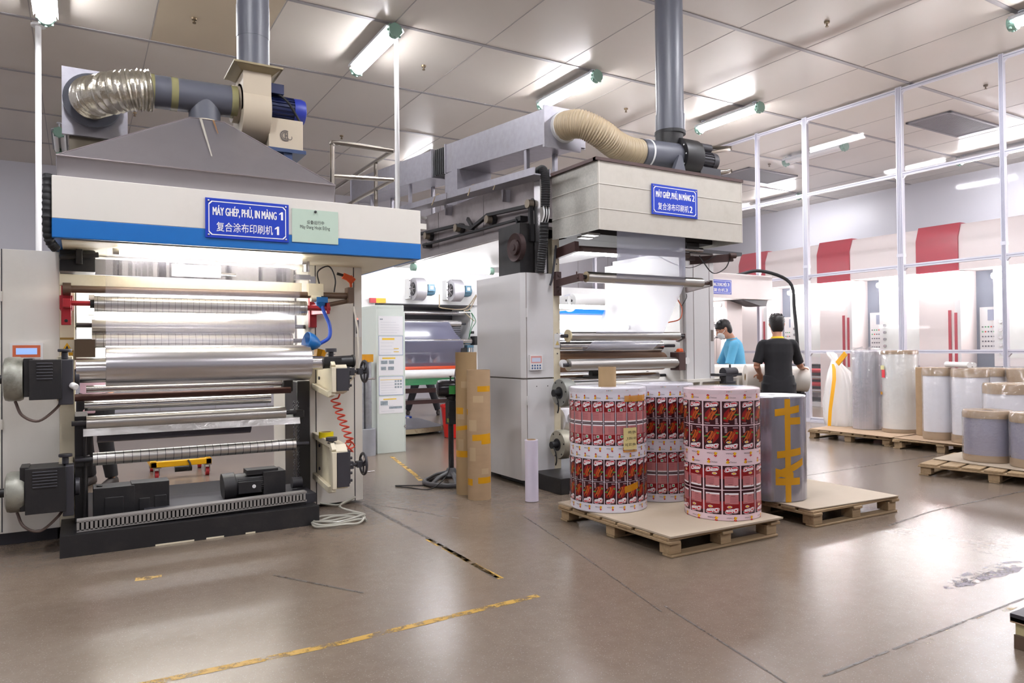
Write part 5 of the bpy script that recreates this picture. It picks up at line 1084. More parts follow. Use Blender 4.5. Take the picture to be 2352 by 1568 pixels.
# ---------------------------------------------------------------- printed snack film rolls
PC = {k: pm('print_'+k, v, .3, var=.02, spec=.35) for k, v in dict(maroon='#350d15', red='#86161a', fries='#a8421c', fries2='#c4652a', leaf='#4a8a3c', white='#ece6ea', pink='#c07a7c', pinkd='#96505a',
      yellow='#e6b41e', comb='#c01f2c', ink='#4a3a40', sky='#c9a8b0', green='#1e8c46', black='#28181c', tan='#d9a22b').items()}
PN = list(PC)
def tile_poly(kind):
    """flat artwork of one cell in 0..1 x 0..1: list of (polygon, colour, layer)"""
    R = random.Random(5 if kind[0] == 'f' else 9); out = []
    def rect(x0, x1, y0, y1, c, l): out.append(([(x0, y0), (x1, y0), (x1, y1), (x0, y1)], c, l))
    def ell(cx, cy, rx, ry, c, l, n=14, a0=0): out.append(([(cx+rx*math.cos(a0+2*PI*k/n), cy+ry*math.sin(a0+2*PI*k/n)) for k in range(n)], c, l))
    def star(cx, cy, rx, ry, c, l, n=9): out.append(([(cx+rx*(1 if k % 2 else .68)*math.cos(PI*k/n), cy+ry*(1 if k % 2 else .68)*math.sin(PI*k/n)) for k in range(2*n)], c, l))
    if kind == 'strip':
        out.append(([(.25, .28), (.33, .22), (.38, .34), (.37, .6), (.31, .72), (.25, .62), (.2, .4), (.16, .36)], 'yellow', 1))
        for cx, cy in ((.25, .76), (.3, .84), (.35, .74)): ell(cx, cy, .035, .11, 'comb', 2, 8)
        ell(.37, .4, .022, .1, 'comb', 2, 8); rect(.285, .3, .56, .62, 'black', 2)
        out.append(('Chicken', (.42, .8, .34, .56), 'ink', 2, .0))
        return out
    wide = kind.endswith('C')
    rect(.0, 1, 0, 1, 'maroon', 0)
    if kind[0] == 'f':
        out.append(([(.05, .2), (.3, .12), (.75, .3), (.95, .55), (.9, .72), (.4, .72), (.12, .5)], 'red', 1))
        for k in range(11):
            x = .2+.42*R.random(); y = .2+.12*R.random(); dx = .12+.25*R.random(); dy = .18+.16*R.random(); w = .05
            out.append(([(x, y), (x+w, y-.01), (x+dx+w, y+dy), (x+dx, y+dy+.02)], 'fries2' if k % 3 == 0 else 'fries', 2))
        ell(.16, .29, .08, .045, 'leaf', 3, 8); ell(.84, .44, .15, .03, 'leaf', 3, 10, .4)
        for k in range(4): rect(.72, .86, .1+.05*k, .13+.05*k, 'sky', 3)
        rect(.08, .4, .06, .09, 'sky', 3); rect(.72, .9, .04, .08, 'sky', 3)
    else:
        rect(0, 1, .45, .85, 'red', 1)
        if wide:
            rect(.1, .9, .1, .56, 'pink', 2); rect(.1, .9, .1, .17, 'white', 3)
            for k in range(7): rect(.14, .6, .25+.04*k, .262+.04*k, 'pinkd', 3)
            rect(.62, .88, .52, .535, 'black', 3); rect(.3, .55, .215, .228, 'black', 3); rect(.66, .8, .155, .172, 'black', 4)
        else:
            rect(.06, .94, .06, .5, 'pink', 2); rect(.06, .94, .045, .105, 'white', 3)
            for k in range(7): rect(.1, .62, .17+.045*k, .182+.045*k, 'pinkd', 3)
            rect(.36, .62, .53, .66, 'white', 3); ell(.49, .595, .09, .045, 'green', 4, 10)
            for k in range(4): rect(.7, .9, .55+.045*k, .575+.045*k, 'sky', 3)
    # lettering in a white blob with red edge
    blob = [(.1, .76), (.16, .92), (.3, .95), (.5, .93), (.72, .98), (.9, .94), (.88, .84), (.7, .83), (.45, .78), (.3, .74), (.18, .73)]
    out.append((blob, 'white', 4))
    out.append((([(x*.94+.03, (y-.85)*.84+.85) for x, y in blob]), 'comb', 5))
    out.append(('Chizze', (.16, .84, .765, .925), 'white', 6, .05))
    if wide: star(.63, .68, .17, .06, 'white', 4); star(.63, .68, .13, .04, 'yellow', 5)
    else: out.append(([(.2, .7), (.5, .73), (.5, .78), (.2, .75)], 'white', 5)); rect(.45, .85, .955, .97, 'sky', 3)
    rect(.5, .84, .965, .98, 'sky', 3)
    return out
def printed_roll(label, c, R, z0, z1, tiles, blocks, strip, lab, gut, phase, base, style, top=.03):
    t = thing('film_roll', label, 'roll', (c[0], c[1], z0), 'printed snack film rolls on the pallet')
    b = MB().cyl((c[0], c[1], z0), (c[0], c[1], z1), R, seg=96, hole=.078); b.build('film', base, t, bevel=.006)
    b = MB().cyl((c[0], c[1], z0+.01), (c[0], c[1], z1-.01), .078, seg=32, hole=.07); b.build('core', KRAFT, t)
    mbx = MB(); w = 2*PI/tiles
    cache = {}
    def cell(kind): 
        if kind not in cache: cache[kind] = tile_poly(kind)
        return cache[kind]
    def put(kind, ang0, angw, za, zb, flip):
        for it in cell(kind):
            if isinstance(it[0], str):
                s, (x0, x1, y0, y1), col, ly, bold = it; vs, fs, _ = glyphs(s, bold)
                sl = .06 if s == 'Chizze' else 0
                pts = [(x0+(x1-x0)*u, y0+(y1-y0)*v+sl*(u-.5)) for u, v in vs]
            else:
                pts, col, ly = it; fs = None; 
                if len(pts) == 4 and abs(pts[0][1]-pts[1][1]) < 1e-6 and abs(pts[1][0]-pts[0][0]) > .2:
                    x0, x1 = pts[0][0], pts[1][0]; y0, y1 = pts[0][1], pts[2][1]; n = max(1, int((x1-x0)*angw/.06)+1)
                    pts = [(x0+(x1-x0)*k/n, y) for y in (y0, y1) for k in range(n+1)]; fs = [(k, k+1, n+2+k, n+1+k) for k in range(n)]
                else: fs = [tuple(range(len(pts)))]
            out = []
            rr = R+.0008+.0007*ly
            for u, v in pts:
                if flip: u, v = 1-u, 1-v
                a = ang0+angw*u; out.append((c[0]+rr*math.cos(a), c[1]+rr*math.sin(a), za+(zb-za)*v))
            mbx.add(out, fs, PN.index(col))
    for k in range(tiles):
        a = phase+w*k; g = gut/R
        z = z1-top
        for bl in blocks:
            put('strip', a+g, w-2*g, z-strip, z, False); z -= strip
            put(bl+style, a+g, w-2*g, z-lab+gut*.6, z-gut*.6, False); z -= lab
            put(bl+style, a+g, w-2*g, z-lab+gut*.6, z-gut*.6, True); z -= lab
            put('strip', a+g, w-2*g, z-strip, z, True); z -= strip+.004
    for ang, col in ((0, 'comb'), (.04, 'black'), (.08, 'green'), (.12, 'yellow'), (.5, 'comb'), (.54, 'green'), (.9, 'black'), (.95, 'comb')):
        a = -PI*.72+ang; rr = R+.002; zz = z1-.02
        mbx.add([(c[0]+rr*math.cos(a+d), c[1]+rr*math.sin(a+d), zz+e) for d, e in ((0, 0), (.018, 0), (.018, .006), (0, .006))], [(0, 1, 2, 3)], PN.index(col))
    mbx.build('print', [PC[k] for k in PN], t)
    b = MB().lathe([(.08, z1+.002-z0), (R-.02, z1+.008-z0), (R+.004, z1+.002-z0), (R+.007, z1-.035-z0)], (c[0], c[1], z0), seg=64, cap=False)
    b.build('wrap', CLEARW, t)
    return t
BA = pm('film_white', '#dcd9e4', .32, var=.02); BC = pm('film_pinkish', '#e3c9d1', .32, var=.03)
ZP = .1405
rA = printed_roll('printed snack film roll with a card core poking up and a yellow note', (3.50, 4.42), .293, ZP, 1.055, 21, ['b', 'f'], .047, .165, .0026, .05, BA, 'A', top=.045)
rB = printed_roll('printed snack film roll half hidden behind the other two', (4.075, 4.47), .272, ZP, 1.06, 20, ['f', 'b'], .047, .165, .0026, .11, BA, 'A', top=.05)
rC = printed_roll('pinkish printed snack film roll nearest the front corner of its pallet', (4.03, 3.76), .268, ZP, 1.055, 13, ['f', 'b'], .05, .172, .0052, .02, BC, 'C', top=.03)
MB().cyl((3.50, 4.42, 1.0), (3.50, 4.42, 1.205), .068, seg=32, hole=.06).build('protruding_core', KRAFT2, rA)
def wrap_patch(mb, c, R, a0, a1, z0, z1, n=8, m=0, lift=.009, skew=0.0):
    vs = []; 
    for k in range(n+1):
        a = a0+(a1-a0)*k/n; s = skew*(k/n-.5)
        vs += [(c[0]+(R+lift)*math.cos(a), c[1]+(R+lift)*math.sin(a), z0+s), (c[0]+(R+lift)*math.cos(a), c[1]+(R+lift)*math.sin(a), z1+s)]
    mb.add(vs, [(2*k, 2*k+2, 2*k+3, 2*k+1) for k in range(n)], m)
TAPET = sheer('amber_tape_clear', '#d8930c', .75, gloss=.3, translucent=.2)
fA = math.atan2(-4.42, -3.50)          # direction from roll to the camera
for a0, a1, za, zb, sk in ((.42, 1.15, .955, 1.0, 0), (.4, .8, .3, .35, .03), (.38, .78, .585, .6, 0)):
    b = MB(); wrap_patch(b, (3.5, 4.42), .293, fA+a0, fA+a1, za, zb, skew=sk); b.build('tape', TAPET, rA)
t = thing('paper_note', 'yellow handwritten note taped upside down on the printed roll', 'note', (3.5+.3*math.cos(fA+.6), 4.42+.3*math.sin(fA+.6), .68))
b = MB(); wrap_patch(b, (3.5, 4.42), .293, fA+.38, fA+.76, .605, .765, lift=.013); b.build('sheet', pm('note_yellow', '#d9c98c', .6, var=.03), t)
b = MB()
for tx, za, aa, ab in (('vaii cat bo', .625, .42, .72), ('lon mat k°', .67, .44, .74), ('nick kao', .715, .5, .73)):
    vs, fs, _ = glyphs(tx)
    b.add([(3.5+.3075*math.cos(fA+aa+(ab-aa)*(1-u)), 4.42+.3075*math.sin(fA+aa+(ab-aa)*(1-u)), za+.026*(1-v)) for u, v in vs], fs)
b.build('handwriting', INKD, t)
# grey wrapped roll with amber tape
def plain_roll(name, label, c, R, z0, z1, mat, caps=None, capmat=None, cat='roll', grp=None, core=.05, wrap=True, capw=.07):
    t = thing(name, label, cat, (c[0], c[1], z0), grp)
    b = MB().cyl((c[0], c[1], z0), (c[0], c[1], z1), R, seg=64, hole=core if core else 0); b.build('film', mat, t, bevel=.006)
    if core: MB().cyl((c[0], c[1], z0+.005), (c[0], c[1], z1-.004), core, seg=28, hole=core*.86).build('core', KRAFT, t)
    if caps:
        for w in caps:
            h = capw+random.uniform(-.006, .006); za, zb = (z0+.002, z0+h) if w == 'b' else (z1-h+.008, z1+.008)
            b = MB(); prof = [(R+.009, 0), (R+.012, h*.3), (R+.008, h*.6), (R+.011, h)] if w == 'b' else [(R+.009, 0), (R+.012, h*.4), (R+.009, h*.8), (R+.004, h), (core, h+.001)]
            b.lathe(prof, (c[0], c[1], za), seg=56, cap=False); b.build('end_band', capmat or KRAFT, t)
    if wrap:
        MB().lathe([(core+.01, z1-z0+.012), (R+.002, z1-z0+.014), (R+.017, z1-z0-.02), (R+.014, (z1-z0)*.5), (R+.017, .03), (R+.008, .0)], (c[0], c[1], z0), seg=56, cap=False).build('wrap', CLEARW, t)
    return t
gc = (4.84, 3.97)
def shiny_grey():
    return pm('grey_film_roll', '#a9a9b6', .2, .75, var=.35, scale=4, stretch=(3, 3, .25), bump=.35)
rG = plain_roll('film_roll', 'grey film roll bound with crossed amber tape on its own pallet', gc, .255, .136, .955, shiny_grey(), core=.04, wrap=False)
MB().cyl((gc[0], gc[1], .955), (gc[0], gc[1], .9585), .253, seg=64, hole=.04).build('end_face', pm('film_end_white', '#e4e3ea', .35, var=.03), rG)
fa = math.atan2(-gc[1], -gc[0]); b = MB()
wrap_patch(b, gc, .255, fa+.36, fa+.54, .137, .94, n=4, lift=.001); b.build('tape', TAPE, rG)
for z, a0, a1, sk in ((.82, .15, .95, .03), (.74, .6, 1.0, .0), (.49, .2, 1.0, .025), (.37, .15, 1.1, .1), (.33, .15, .7, -.03), (.27, .15, .95, .0)): 
    b = MB(); wrap_patch(b, gc, .255, fa+a0-.08, fa+a1-.08, z, z+.055, lift=.0022, skew=sk); b.build('tape', TAPE, rG)
# wrapped rolls by the partition
Z4 = .139
CLR = pm('clear_roll', '#e6e5e1', .25, var=.08, scale=3, bump=.2, stretch=(4, 4, .4), dirt='#c9b9a8', dirt_amt=.25)
SIL = pm('silver_roll', '#cfccd6', .25, .5, var=.18, scale=7, stretch=(6, 6, .15))
r = plain_roll('film_roll', 'silvery film roll in loose clear plastic by the white sack', (9.88, 6.42), .19, Z4, 1.27, SIL, core=.05)
b = MB(); random.seed(11)
for k in range(14):
    a = 2*PI*k/14; b.add([(9.88+.06*math.cos(a), 6.42+.06*math.sin(a), 1.3+.05*random.random()), (9.88+.2*math.cos(a), 6.42+.2*math.sin(a), 1.27+.04*random.random()), (9.88+.2*math.cos(a+.5), 6.42+.2*math.sin(a+.5), 1.28+.05*random.random()), (9.88+.05*math.cos(a+.5), 6.42+.05*math.sin(a+.5), 1.32)], [(0, 1, 2, 3)])
b.build('loose_top', CLEARW, r)
r = plain_roll('film_roll', 'tall clear film roll with brown card ends and a red label', (9.9, 5.93), .225, Z4, 1.27, CLR, ['t', 'b'], core=.06, capw=.055)
fa = math.atan2(-5.93, -9.9); b = MB(); wrap_patch(b, (9.9, 5.93), .225, fa-1.15, fa-.85, .9, 1.01, lift=.02); wrap_patch(b, (9.9, 5.93), .225, fa-1.3, fa-.9, 1.01, 1.07, lift=.02, m=1); b.build('label', [pm('label_red', '#e5404a', .4), pm('label_lemon', '#e0dca0', .4)], r)
b = MB(); wrap_patch(b, (9.9, 5.93), .225, fa-1.5, fa-1.1, .66, .7, lift=.02); b.build('tape', TAPE, r)
plain_roll('cardboard_tube', 'plain brown card roll standing between the clear rolls', (9.78, 5.5), .12, Z4, 1.05, KRAFT, core=.05, wrap=False, cat='roll')
for (c, R, z1, l) in (((9.52, 5.2), .165, 1.05, 'white wrapped roll with brown ends, next to the brown card roll'), ((9.48, 4.785), .195, 1.045, 'white wrapped roll with brown ends, second from the brown card roll'),
                      ((9.92, 4.8), .2, 1.045, 'white wrapped roll with brown cap in the rear row behind two others'), ((9.95, 4.62), .16, 1.05, None)):
    if l: plain_roll('film_roll', l, c, R, Z4, z1, WRAPW, ['t', 'b'], core=.05, grp='white wrapped rolls with brown ends', capw=.1)
plain_roll('film_roll', 'brown wrapped roll cut by the picture edge in the rear row', (9.95, 4.38), .19, Z4, 1.05, KRAFT, core=.05)
plain_roll('film_roll', 'white wrapped roll with thick brown cap at the picture edge', (9.0, 4.13), .24, .0, .9, WRAPW, ['t', 'b'], core=.05, grp='white wrapped rolls with brown ends', capw=.12)
plain_roll('film_roll', 'short grey wrapped roll with brown ends, whole in view', (8.16, 3.95), .215, Z4, .655, GREYW, ['t', 'b'], core=.05, grp='short grey wrapped rolls', capw=.07)
plain_roll('film_roll', 'short grey wrapped roll with brown ends, cut by the picture edge', (8.12, 3.48), .215, Z4, .66, GREYW, ['t', 'b'], core=.05, grp='short grey wrapped rolls', capw=.085)
tag(MB().cyl((9.55, 5.1, 1.1), (9.35, 4.72, 1.1), .035, seg=18).cyl((9.6, 5.05, 1.1), (9.42, 4.7, 1.1), .03, seg=18).build('rolled_film', LWHITE), 'white rolled sheet lying across the brown-capped rolls', 'sheet')
# sack with orange tape
t = thing('plastic_sack', 'crumpled clear plastic sack tied at the top with orange tape', 'sack', (10.0, 6.92, .14))
b = MB(); random.seed(4); rings = [(.0, .23, 0), (.12, .26, 0), (.35, .25, .0), (.6, .22, .01), (.8, .17, .03), (.92, .09, .06), (1.0, .05, .1), (1.08, .07, .15), (1.12, .05, .18)]
seg = 36; vs = []; ph = [random.random()*6 for _ in range(6)]
for k, (h, r, dy) in enumerate(rings):
    for i in range(seg):
        a = 2*PI*i/seg; q = r*(1+.09*math.sin(5*a+ph[k % 6])+.06*math.sin(11*a+ph[(k+2) % 6])); vs.append((10.0+q*math.cos(a)*.9, 6.92+dy+q*math.sin(a), .139+h))
b.add(vs, [(k*seg+i, k*seg+(i+1) % seg, (k+1)*seg+(i+1) % seg, (k+1)*seg+i) for k in range(len(rings)-1) for i in range(seg)]+[tuple(range(seg))])
b.build('sack', sheer('sack_plastic', '#fbfaf8', .75, gloss=.4, bump=.8, scale=16), t, angle=80)
b = MB(); pts = [(.0, .28, -1.35), (.25, .272, -1.3), (.5, .25, -1.2), (.7, .215, -1.15), (.85, .16, -1.3), (.93, .12, -1.7)]
vs = []
for h, r, a in pts:
    for d in (-.11, .11): vs.append((10.0+(r+.012)*math.cos(PI+a+1.35+d*.25/r), 6.92+(r+.012)*math.sin(PI+a+1.35+d*.25/r), .145+h))
b.add(vs, [(2*k, 2*k+1, 2*k+3, 2*k+2) for k in range(len(pts)-1)]); b.obox((9.82, 6.85, 1.08), (9.8, 6.69, 1.24), .012, .08); b.build('tape', pm('tape_orange', '#f2b010', .35), t)
# ---------------------------------------------------------------- tubes, stretch film, fan, crate
def ptube(label, c, R, h, bands):
    t = thing('cardboard_tube', label, 'tube', (c[0], c[1], 0), 'cardboard tubes on end')
    MB().cyl((c[0], c[1], 0), (c[0], c[1], h), R, seg=48, hole=R-.012).build('tube', KRAFT2 if h > 1.2 else KRAFT, t)
    fa = math.atan2(-c[1], -c[0]); b = MB()
    for z, a0, a1, hh, sk in bands: b = MB(); wrap_patch(b, c, R, fa+a0, fa+a1, z, z+hh, lift=.0012, skew=sk); b.build('tape', TAPE, t)
    for z, a0, a1, hh in ((h*.3, -.9, -.3, .12), (h*.53, -1.0, -.2, .1), (h*.75, -.5, .4, .06), (h*.2, .2, .9, .05)): b = MB(); wrap_patch(b, c, R, fa+a0, fa+a1, z, z+hh, lift=.0007); b.build('paper_scar', pm('torn_kraft', '#b39b7a', .8), t)
ptube('shorter thick cardboard tube banded with amber tape', (3.112, 5.80), .106, 1.165, [(.97, -.1, 1.2, .05, 0), (.535, -.6, 1.2, .055, .01), (.5, .2, 1.3, .05, 0), (.15, -.1, 1.2, .055, 0), (.13, -1.3, -.6, .06, 0), (.76, -1.5, -1.2, .05, 0)])
ptube('taller slimmer cardboard tube behind the banded one', (3.125, 6.07), .1, 1.325, [(.75, -1.2, -.3, .06, 0), (.6, -1.3, .2, .04, .02), (.35, -1.3, .3, .06, 0)])
t = thing('stretch_film_roll', 'narrow white stretch film roll standing alone on the floor', 'roll', (3.44, 5.43, 0))
MB().cyl((3.44, 5.43, .004), (3.44, 5.43, .543), .06, seg=40, hole=.04).build('film', pm('stretch_white', '#d8d2e4', .2, var=.03, spec=.6), t); MB().cyl((3.44, 5.43, 0), (3.44, 5.43, .548), .04, seg=28, hole=.034).build('core', KRAFT, t)
t = thing('pedestal_fan', 'black pedestal fan turned away beside the cardboard tubes', 'fan', (3.22, 6.6, 0))
c = Vector((3.22, 6.6, 0)); b = MB().tube([(c.x+.27*math.cos(a), c.y+.27*math.sin(a), .025) for a in [2*PI*k/40 for k in range(41)]], .024, seg=10, smooth=False, cap=False)
for k in range(6):
    a = k*PI/3+.3; b.tube([(c.x+.26*math.cos(a), c.y+.26*math.sin(a), .03), (c.x+.16*math.cos(a), c.y+.16*math.sin(a), .085), (c.x+.05*math.cos(a), c.y+.05*math.sin(a), .115)], .026, seg=8, sq=.6)
b.lathe([(.1, .09), (.06, .12), (.045, .15), (.03, .16)], c, seg=24); b.build('base', pm('fan_base', '#4a494d', .45, var=.06), t)
MB().cyl(c+Vector((0, 0, .15)), c+Vector((0, 0, .64)), .027, seg=18).build('pole', BLACK, t)
b = MB().box(c.x-.045, c.x+.035, c.y-.06, c.y+.03, .6, .84).cyl((c.x, c.y, .84), (c.x+.02, c.y, .9), .045, seg=14).cyl((c.x-.05, c.y-.03, .7), (c.x-.045, c.y-.03, .7), .02, seg=14)
o = b.build('control_box', BLACK, t, bevel=.012); MB().box(c.x-.047, c.x-.045, c.y-.05, c.y-.01, .62, .66).build('sticker', pm('sticker_lime', '#8a9a3c', .5), o)
b = MB().lathe([(.05, 0), (.085, .015), (.092, .06), (.09, .2), (.075, .22)], (c.x-.13, c.y+.06, .955), (1, -.35, .0), seg=28); b.cyl((c.x, c.y, 1.04), (c.x, c.y, 1.08), .008, seg=8).cyl((c.x, c.y, 1.08), (c.x, c.y, 1.085), .016, seg=10)
o = b.build('motor_housing', pm('fan_gloss', '#1d1a20', .18, var=.05), t)
b = MB(); wrap_patch(b, (c.x+.0, c.y+.01), .092, 0, 0.01, .9, .9)
d = Vector((1, -.35, 0)).normalized(); s = Vector((-.35, -1, 0)).normalized(); p = Vector((c.x+.0, c.y+.015, .955))+s*.0935
b = MB(); b.add([p+d*u+Vector((0, 0, v)) for u, v in ((-.02, -.05), (.045, -.05), (.045, .035), (-.02, .035))], [(0, 1, 2, 3)]); b.v = b.v[-4:]; b.f = [(0, 1, 2, 3)]; b.m = [0]; b.build('sticker', pm('sticker_green', '#3f9a4c', .4), o)
hc = Vector((c.x+.05, c.y+.0, .955)); b = MB(); u = Vector((-d.y, d.x, 0)); 
for rr, dd in ((.3, .06), (.3, .09), (.22, .02), (.22, .13), (.12, .0), (.12, .15)):
    b.tube([hc+d*dd+u*rr*math.cos(a)+Vector((0, 0, rr*math.sin(a))) for a in [2*PI*k/40 for k in range(41)]], .004, seg=5, smooth=False, cap=False)
for k in range(72):
    a = 2*PI*k/72; w = u*math.cos(a)+Vector((0, 0, math.sin(a)))
    b.tube([hc+w*.08, hc+d*.02+w*.22, hc+d*.06+w*.3, hc+d*.09+w*.3, hc+d*.13+w*.22, hc+d*.16+w*.06], .0018, seg=4, smooth=False, cap=False)
b.build('guard', pm('guard_grey', '#5b5a60', .4, .5), t)
b = MB()
for k in range(3):
    a = k*2*PI/3; w = u*math.cos(a)+Vector((0, 0, math.sin(a))); w2 = u*math.cos(a+.9)+Vector((0, 0, math.sin(a+.9)))
    b.add([hc+d*.06+w*.04, hc+d*.05+w*.26, hc+d*.09+(w+w2)*.15, hc+d*.1+w2*.22, hc+d*.09+w2*.04], [(0, 1, 2, 3, 4)])
b.build('blade', pm('blade_grey', '#8f8f96', .3), t)
tag(MB().tube([(3.2, 6.55, .3), (3.1, 6.45, .12), (2.9, 6.4, .01), (2.75, 6.6, .008), (2.68, 6.75, .008), (2.75, 6.72, .008), (2.95, 6.62, .008), (3.0, 6.65, .02)], .006, seg=6).build('power_cord', RUBBER), 'thin black cord trailing from the pedestal fan base', 'cord')
t = thing('packing_box', 'dark topped box with a cream side at the lower picture corner', 'box', (3.95, 1.3, 0))
b = MB().box(3.56, 4.4, 1.0, 1.63, .0, .062, 1).box(3.565, 4.4, 1.0, 1.625, .062, .12, 0).box(3.55, 4.4, .99, 1.64, .12, .155, 2).box(3.55, 3.553, 1.52, 1.64, .115, .14, 3)
b.build('box', [pm('box_cream', '#b9ad84', .6), pm('box_brown_base', '#5d4a3c', .6), pm('box_dark', '#2b2930', .5), CARD], t, bevel=.003)
# ---------------------------------------------------------------- people
SKIN = pm('skin', '#c58f74', .5, var=.05, scale=20); HAIR = pm('hair_black', '#191415', .45, var=.2, scale=60)
def limb(mb, pts, radii, sq=1.0, n=5, seg=14):
    P = smooth_path(pts, n); m = len(P)-1; k = len(radii)-1
    def rf(t):
        x = t*k; i = min(k-1, int(x)); f = x-i; f = f*f*(3-2*f); return radii[i]+(radii[i+1]-radii[i])*f
    mb.tube(P, 1.0, seg=seg, smooth=False, rfun=rf, sq=sq)
def loft(mb, rings, seg=24):
    """rings: (centre, right vector, forward vector, rx, ry)"""
    vs = []
    for c, r, f, rx, ry in rings:
        for i in range(seg):
            a = 2*PI*i/seg; vs.append(Vector(c)+Vector(r)*rx*math.cos(a)+Vector(f)*ry*math.sin(a))
    n = len(rings); fs = [(k*seg+i, k*seg+(i+1) % seg, (k+1)*seg+(i+1) % seg, (k+1)*seg+i) for k in range(n-1) for i in range(seg)]
    mb.add(vs, fs+[tuple(range(seg-1, -1, -1)), tuple(range((n-1)*seg, n*seg))])
def hand(mb, wrist, dirv, palm_n, side, curl=.6, s=1.0):
    """palm and five fingers; dirv along fingers, palm_n out of the palm, side +1 / -1 for thumb side"""
    d = Vector(dirv).normalized(); n = Vector(palm_n); n = (n-d*n.dot(d)).normalized(); a = d.cross(n)*side; w = Vector(wrist)
    loft(mb, [(w-d*.01, a, n, .027*s, .02*s), (w+d*.04*s, a, n, .04*s, .016*s), (w+d*.085*s, a, n, .042*s, .014*s), (w+d*.095*s, a, n, .036*s, .01*s)], 14)
    for k, (o, l) in enumerate(((.03, .072), (.01, .08), (-.01, .075), (-.03, .058))):
        b = w+d*.085*s+a*o*s; l *= s
        c1 = curl*.7; c2 = curl*1.5; p1 = b+(d*math.cos(c1*.5)+n*math.sin(c1*.5))*l*.45; p2 = p1+(d*math.cos(c1+.2)+n*math.sin(c1+.2))*l*.32; p3 = p2+(d*math.cos(c2)+n*math.sin(c2))*l*.25
        limb(mb, [b-d*.02, p1, p2, p3], [.0095*s, .009*s, .0085*s, .007*s], n=3, seg=8)
    b = w+d*.03*s+a*.034*s; p1 = b+(d*.6+a*.7+n*.3).normalized()*.035*s; p2 = p1+(d*.85+a*.25+n*.45).normalized()*.03*s
    limb(mb, [b-a*.015*s, p1, p2], [.012*s, .0105*s, .008*s], n=3, seg=8)
def person(label, loc, yaw, sh, el, wr, hd, fd, skin_sh, ft, kn, lean=0.0, head_pitch=0.0, head_yaw=0.0, H=1.7, shirt=None, trousers=None, shoe=None, collar=None, mask=False, short=True, crop=False, hand_n=((0, 0, -1), (0, 0, -1)), curl=.5):
    """local frame: x right, y forward, z up; pelvis over loc. el/wr: elbow and wrist points for (left, right)"""
    t = thing('person', label, 'person', loc); k = H/1.7
    cy, sy = math.cos(yaw), math.sin(yaw); o = Vector(loc)
    def T(p): return Vector((o.x+cy*p[0]-sy*p[1], o.y+sy*p[0]+cy*p[1], o.z+p[2]))
    def D(p): return Vector((cy*p[0]-sy*p[1], sy*p[0]+cy*p[1], p[2]))
    X, Y = D((1, 0, 0)), D((0, 1, 0))
    pel = Vector((0, 0, .93*k)); ld = Vector((0, math.sin(lean), math.cos(lean)))
    def up(h): return pel+ld*h*k
    hp = lean+head_pitch; hdv = Vector((0, math.sin(hp), math.cos(hp))); hy = Vector((math.sin(head_yaw), math.cos(head_yaw), 0))
    neck0 = up(.49); hc = neck0+hdv*.16*k+Vector((0, .02, 0))
    hf = (hy*math.cos(hp)+Vector((0, 0, -math.sin(hp)))).normalized(); hu = (hdv-hf*hdv.dot(hf)).normalized(); hr = hf.cross(hu)
    def hd_(x, y, z): return T(hc+hr*x*k+hf*y*k+hu*z*k)
    b = MB()
    # torso, neck, head
    fw = (Vector((0, 1, 0))*math.cos(lean)-Vector((0, 0, 1))*math.sin(lean))
    TOR = [(-.1, .14, .1), (0, .145, .105), (.1, .132, .1), (.2, .132, .1), (.32, .152, .108), (.42, .158, .1), (.47, .12, .08), (.5, .062, .06)]
    loft(b, [(T(up(h)), X, D(fw), rx*k, ry*k) for h, rx, ry in TOR])
    limb(b, [T(up(.46)), T(neck0+hdv*.05*k), T(hc-hu*.06*k)], [.06*k, .054*k, .056*k])
    HD = [(-.115, .03, .035, .035), (-.095, .048, .05, .04), (-.06, .06, .075, .02), (-.02, .07, .088, .008), (.03, .075, .096, 0), (.075, .07, .09, -.004), (.11, .045, .06, -.008), (.122, .012, .02, -.01)]
    loft(b, [(hd_(0, y, z), D(hr), D(hf), rx*k, ry*k) for z, rx, ry, y in HD], 22)
    limb(b, [hd_(0, .088, .03), hd_(0, .108, -.008), hd_(0, .112, -.022), hd_(0, .09, -.034)], [.008*k, .012*k, .015*k, .008*k], n=3, seg=10)
    for s in (-1, 1): loft(b, [(hd_(s*.07, -.005, -.03), D(hf), D(hr), .012, .006), (hd_(s*.084, -.012, .0), D(hf), D(hr), .02, .008), (hd_(s*.082, -.012, .022), D(hf), D(hr), .016, .007)], 10)
    S = [T(up(.42)+Vector((s*.165*k, 0, 0))+Vector(sh[i])) for i, s in enumerate((-1, 1))]
    E = [T(Vector(p)) for p in el]; Wp = [T(Vector(p)) for p in wr]
    for i in range(2):
        c = T(up(.42)+Vector(((-1, 1)[i]*.1*k, 0, 0)))
        limb(b, [c, S[i], S[i]*.5+E[i]*.5, E[i]], [.05*k, .05*k, .043*k, .037*k]); limb(b, [E[i], E[i]*.6+Wp[i]*.4, Wp[i]], [.037*k, .036*k, .025*k])
        hand(b, Wp[i], D(hd[i]), D(hand_n[i]), (1, -1)[i]*fd, curl)
    hips = [T(pel+Vector((s*.085*k, 0, -.02))) for s in (-1, 1)]; F = [T(Vector(p)) for p in ft]; K = [T(Vector(p)) for p in kn]
    for i in range(2):
        an = F[i]+Vector((0, 0, .085)); limb(b, [hips[i], hips[i]*.5+K[i]*.5, K[i], K[i]*.55+an*.45, an], [.085*k, .075*k, .055*k, .055*k, .036*k])
    b.build('body', SKIN, t, remesh=.0075)
    # clothes
    g = MB()
    loft(g, [(T(up(h)), X, D(fw), (rx+.018)*k, (ry+.018)*k) for h, rx, ry in [(-.14, .158, .108)]+TOR[1:6]+[(.465, .13, .08), (.488, .066, .062)]])
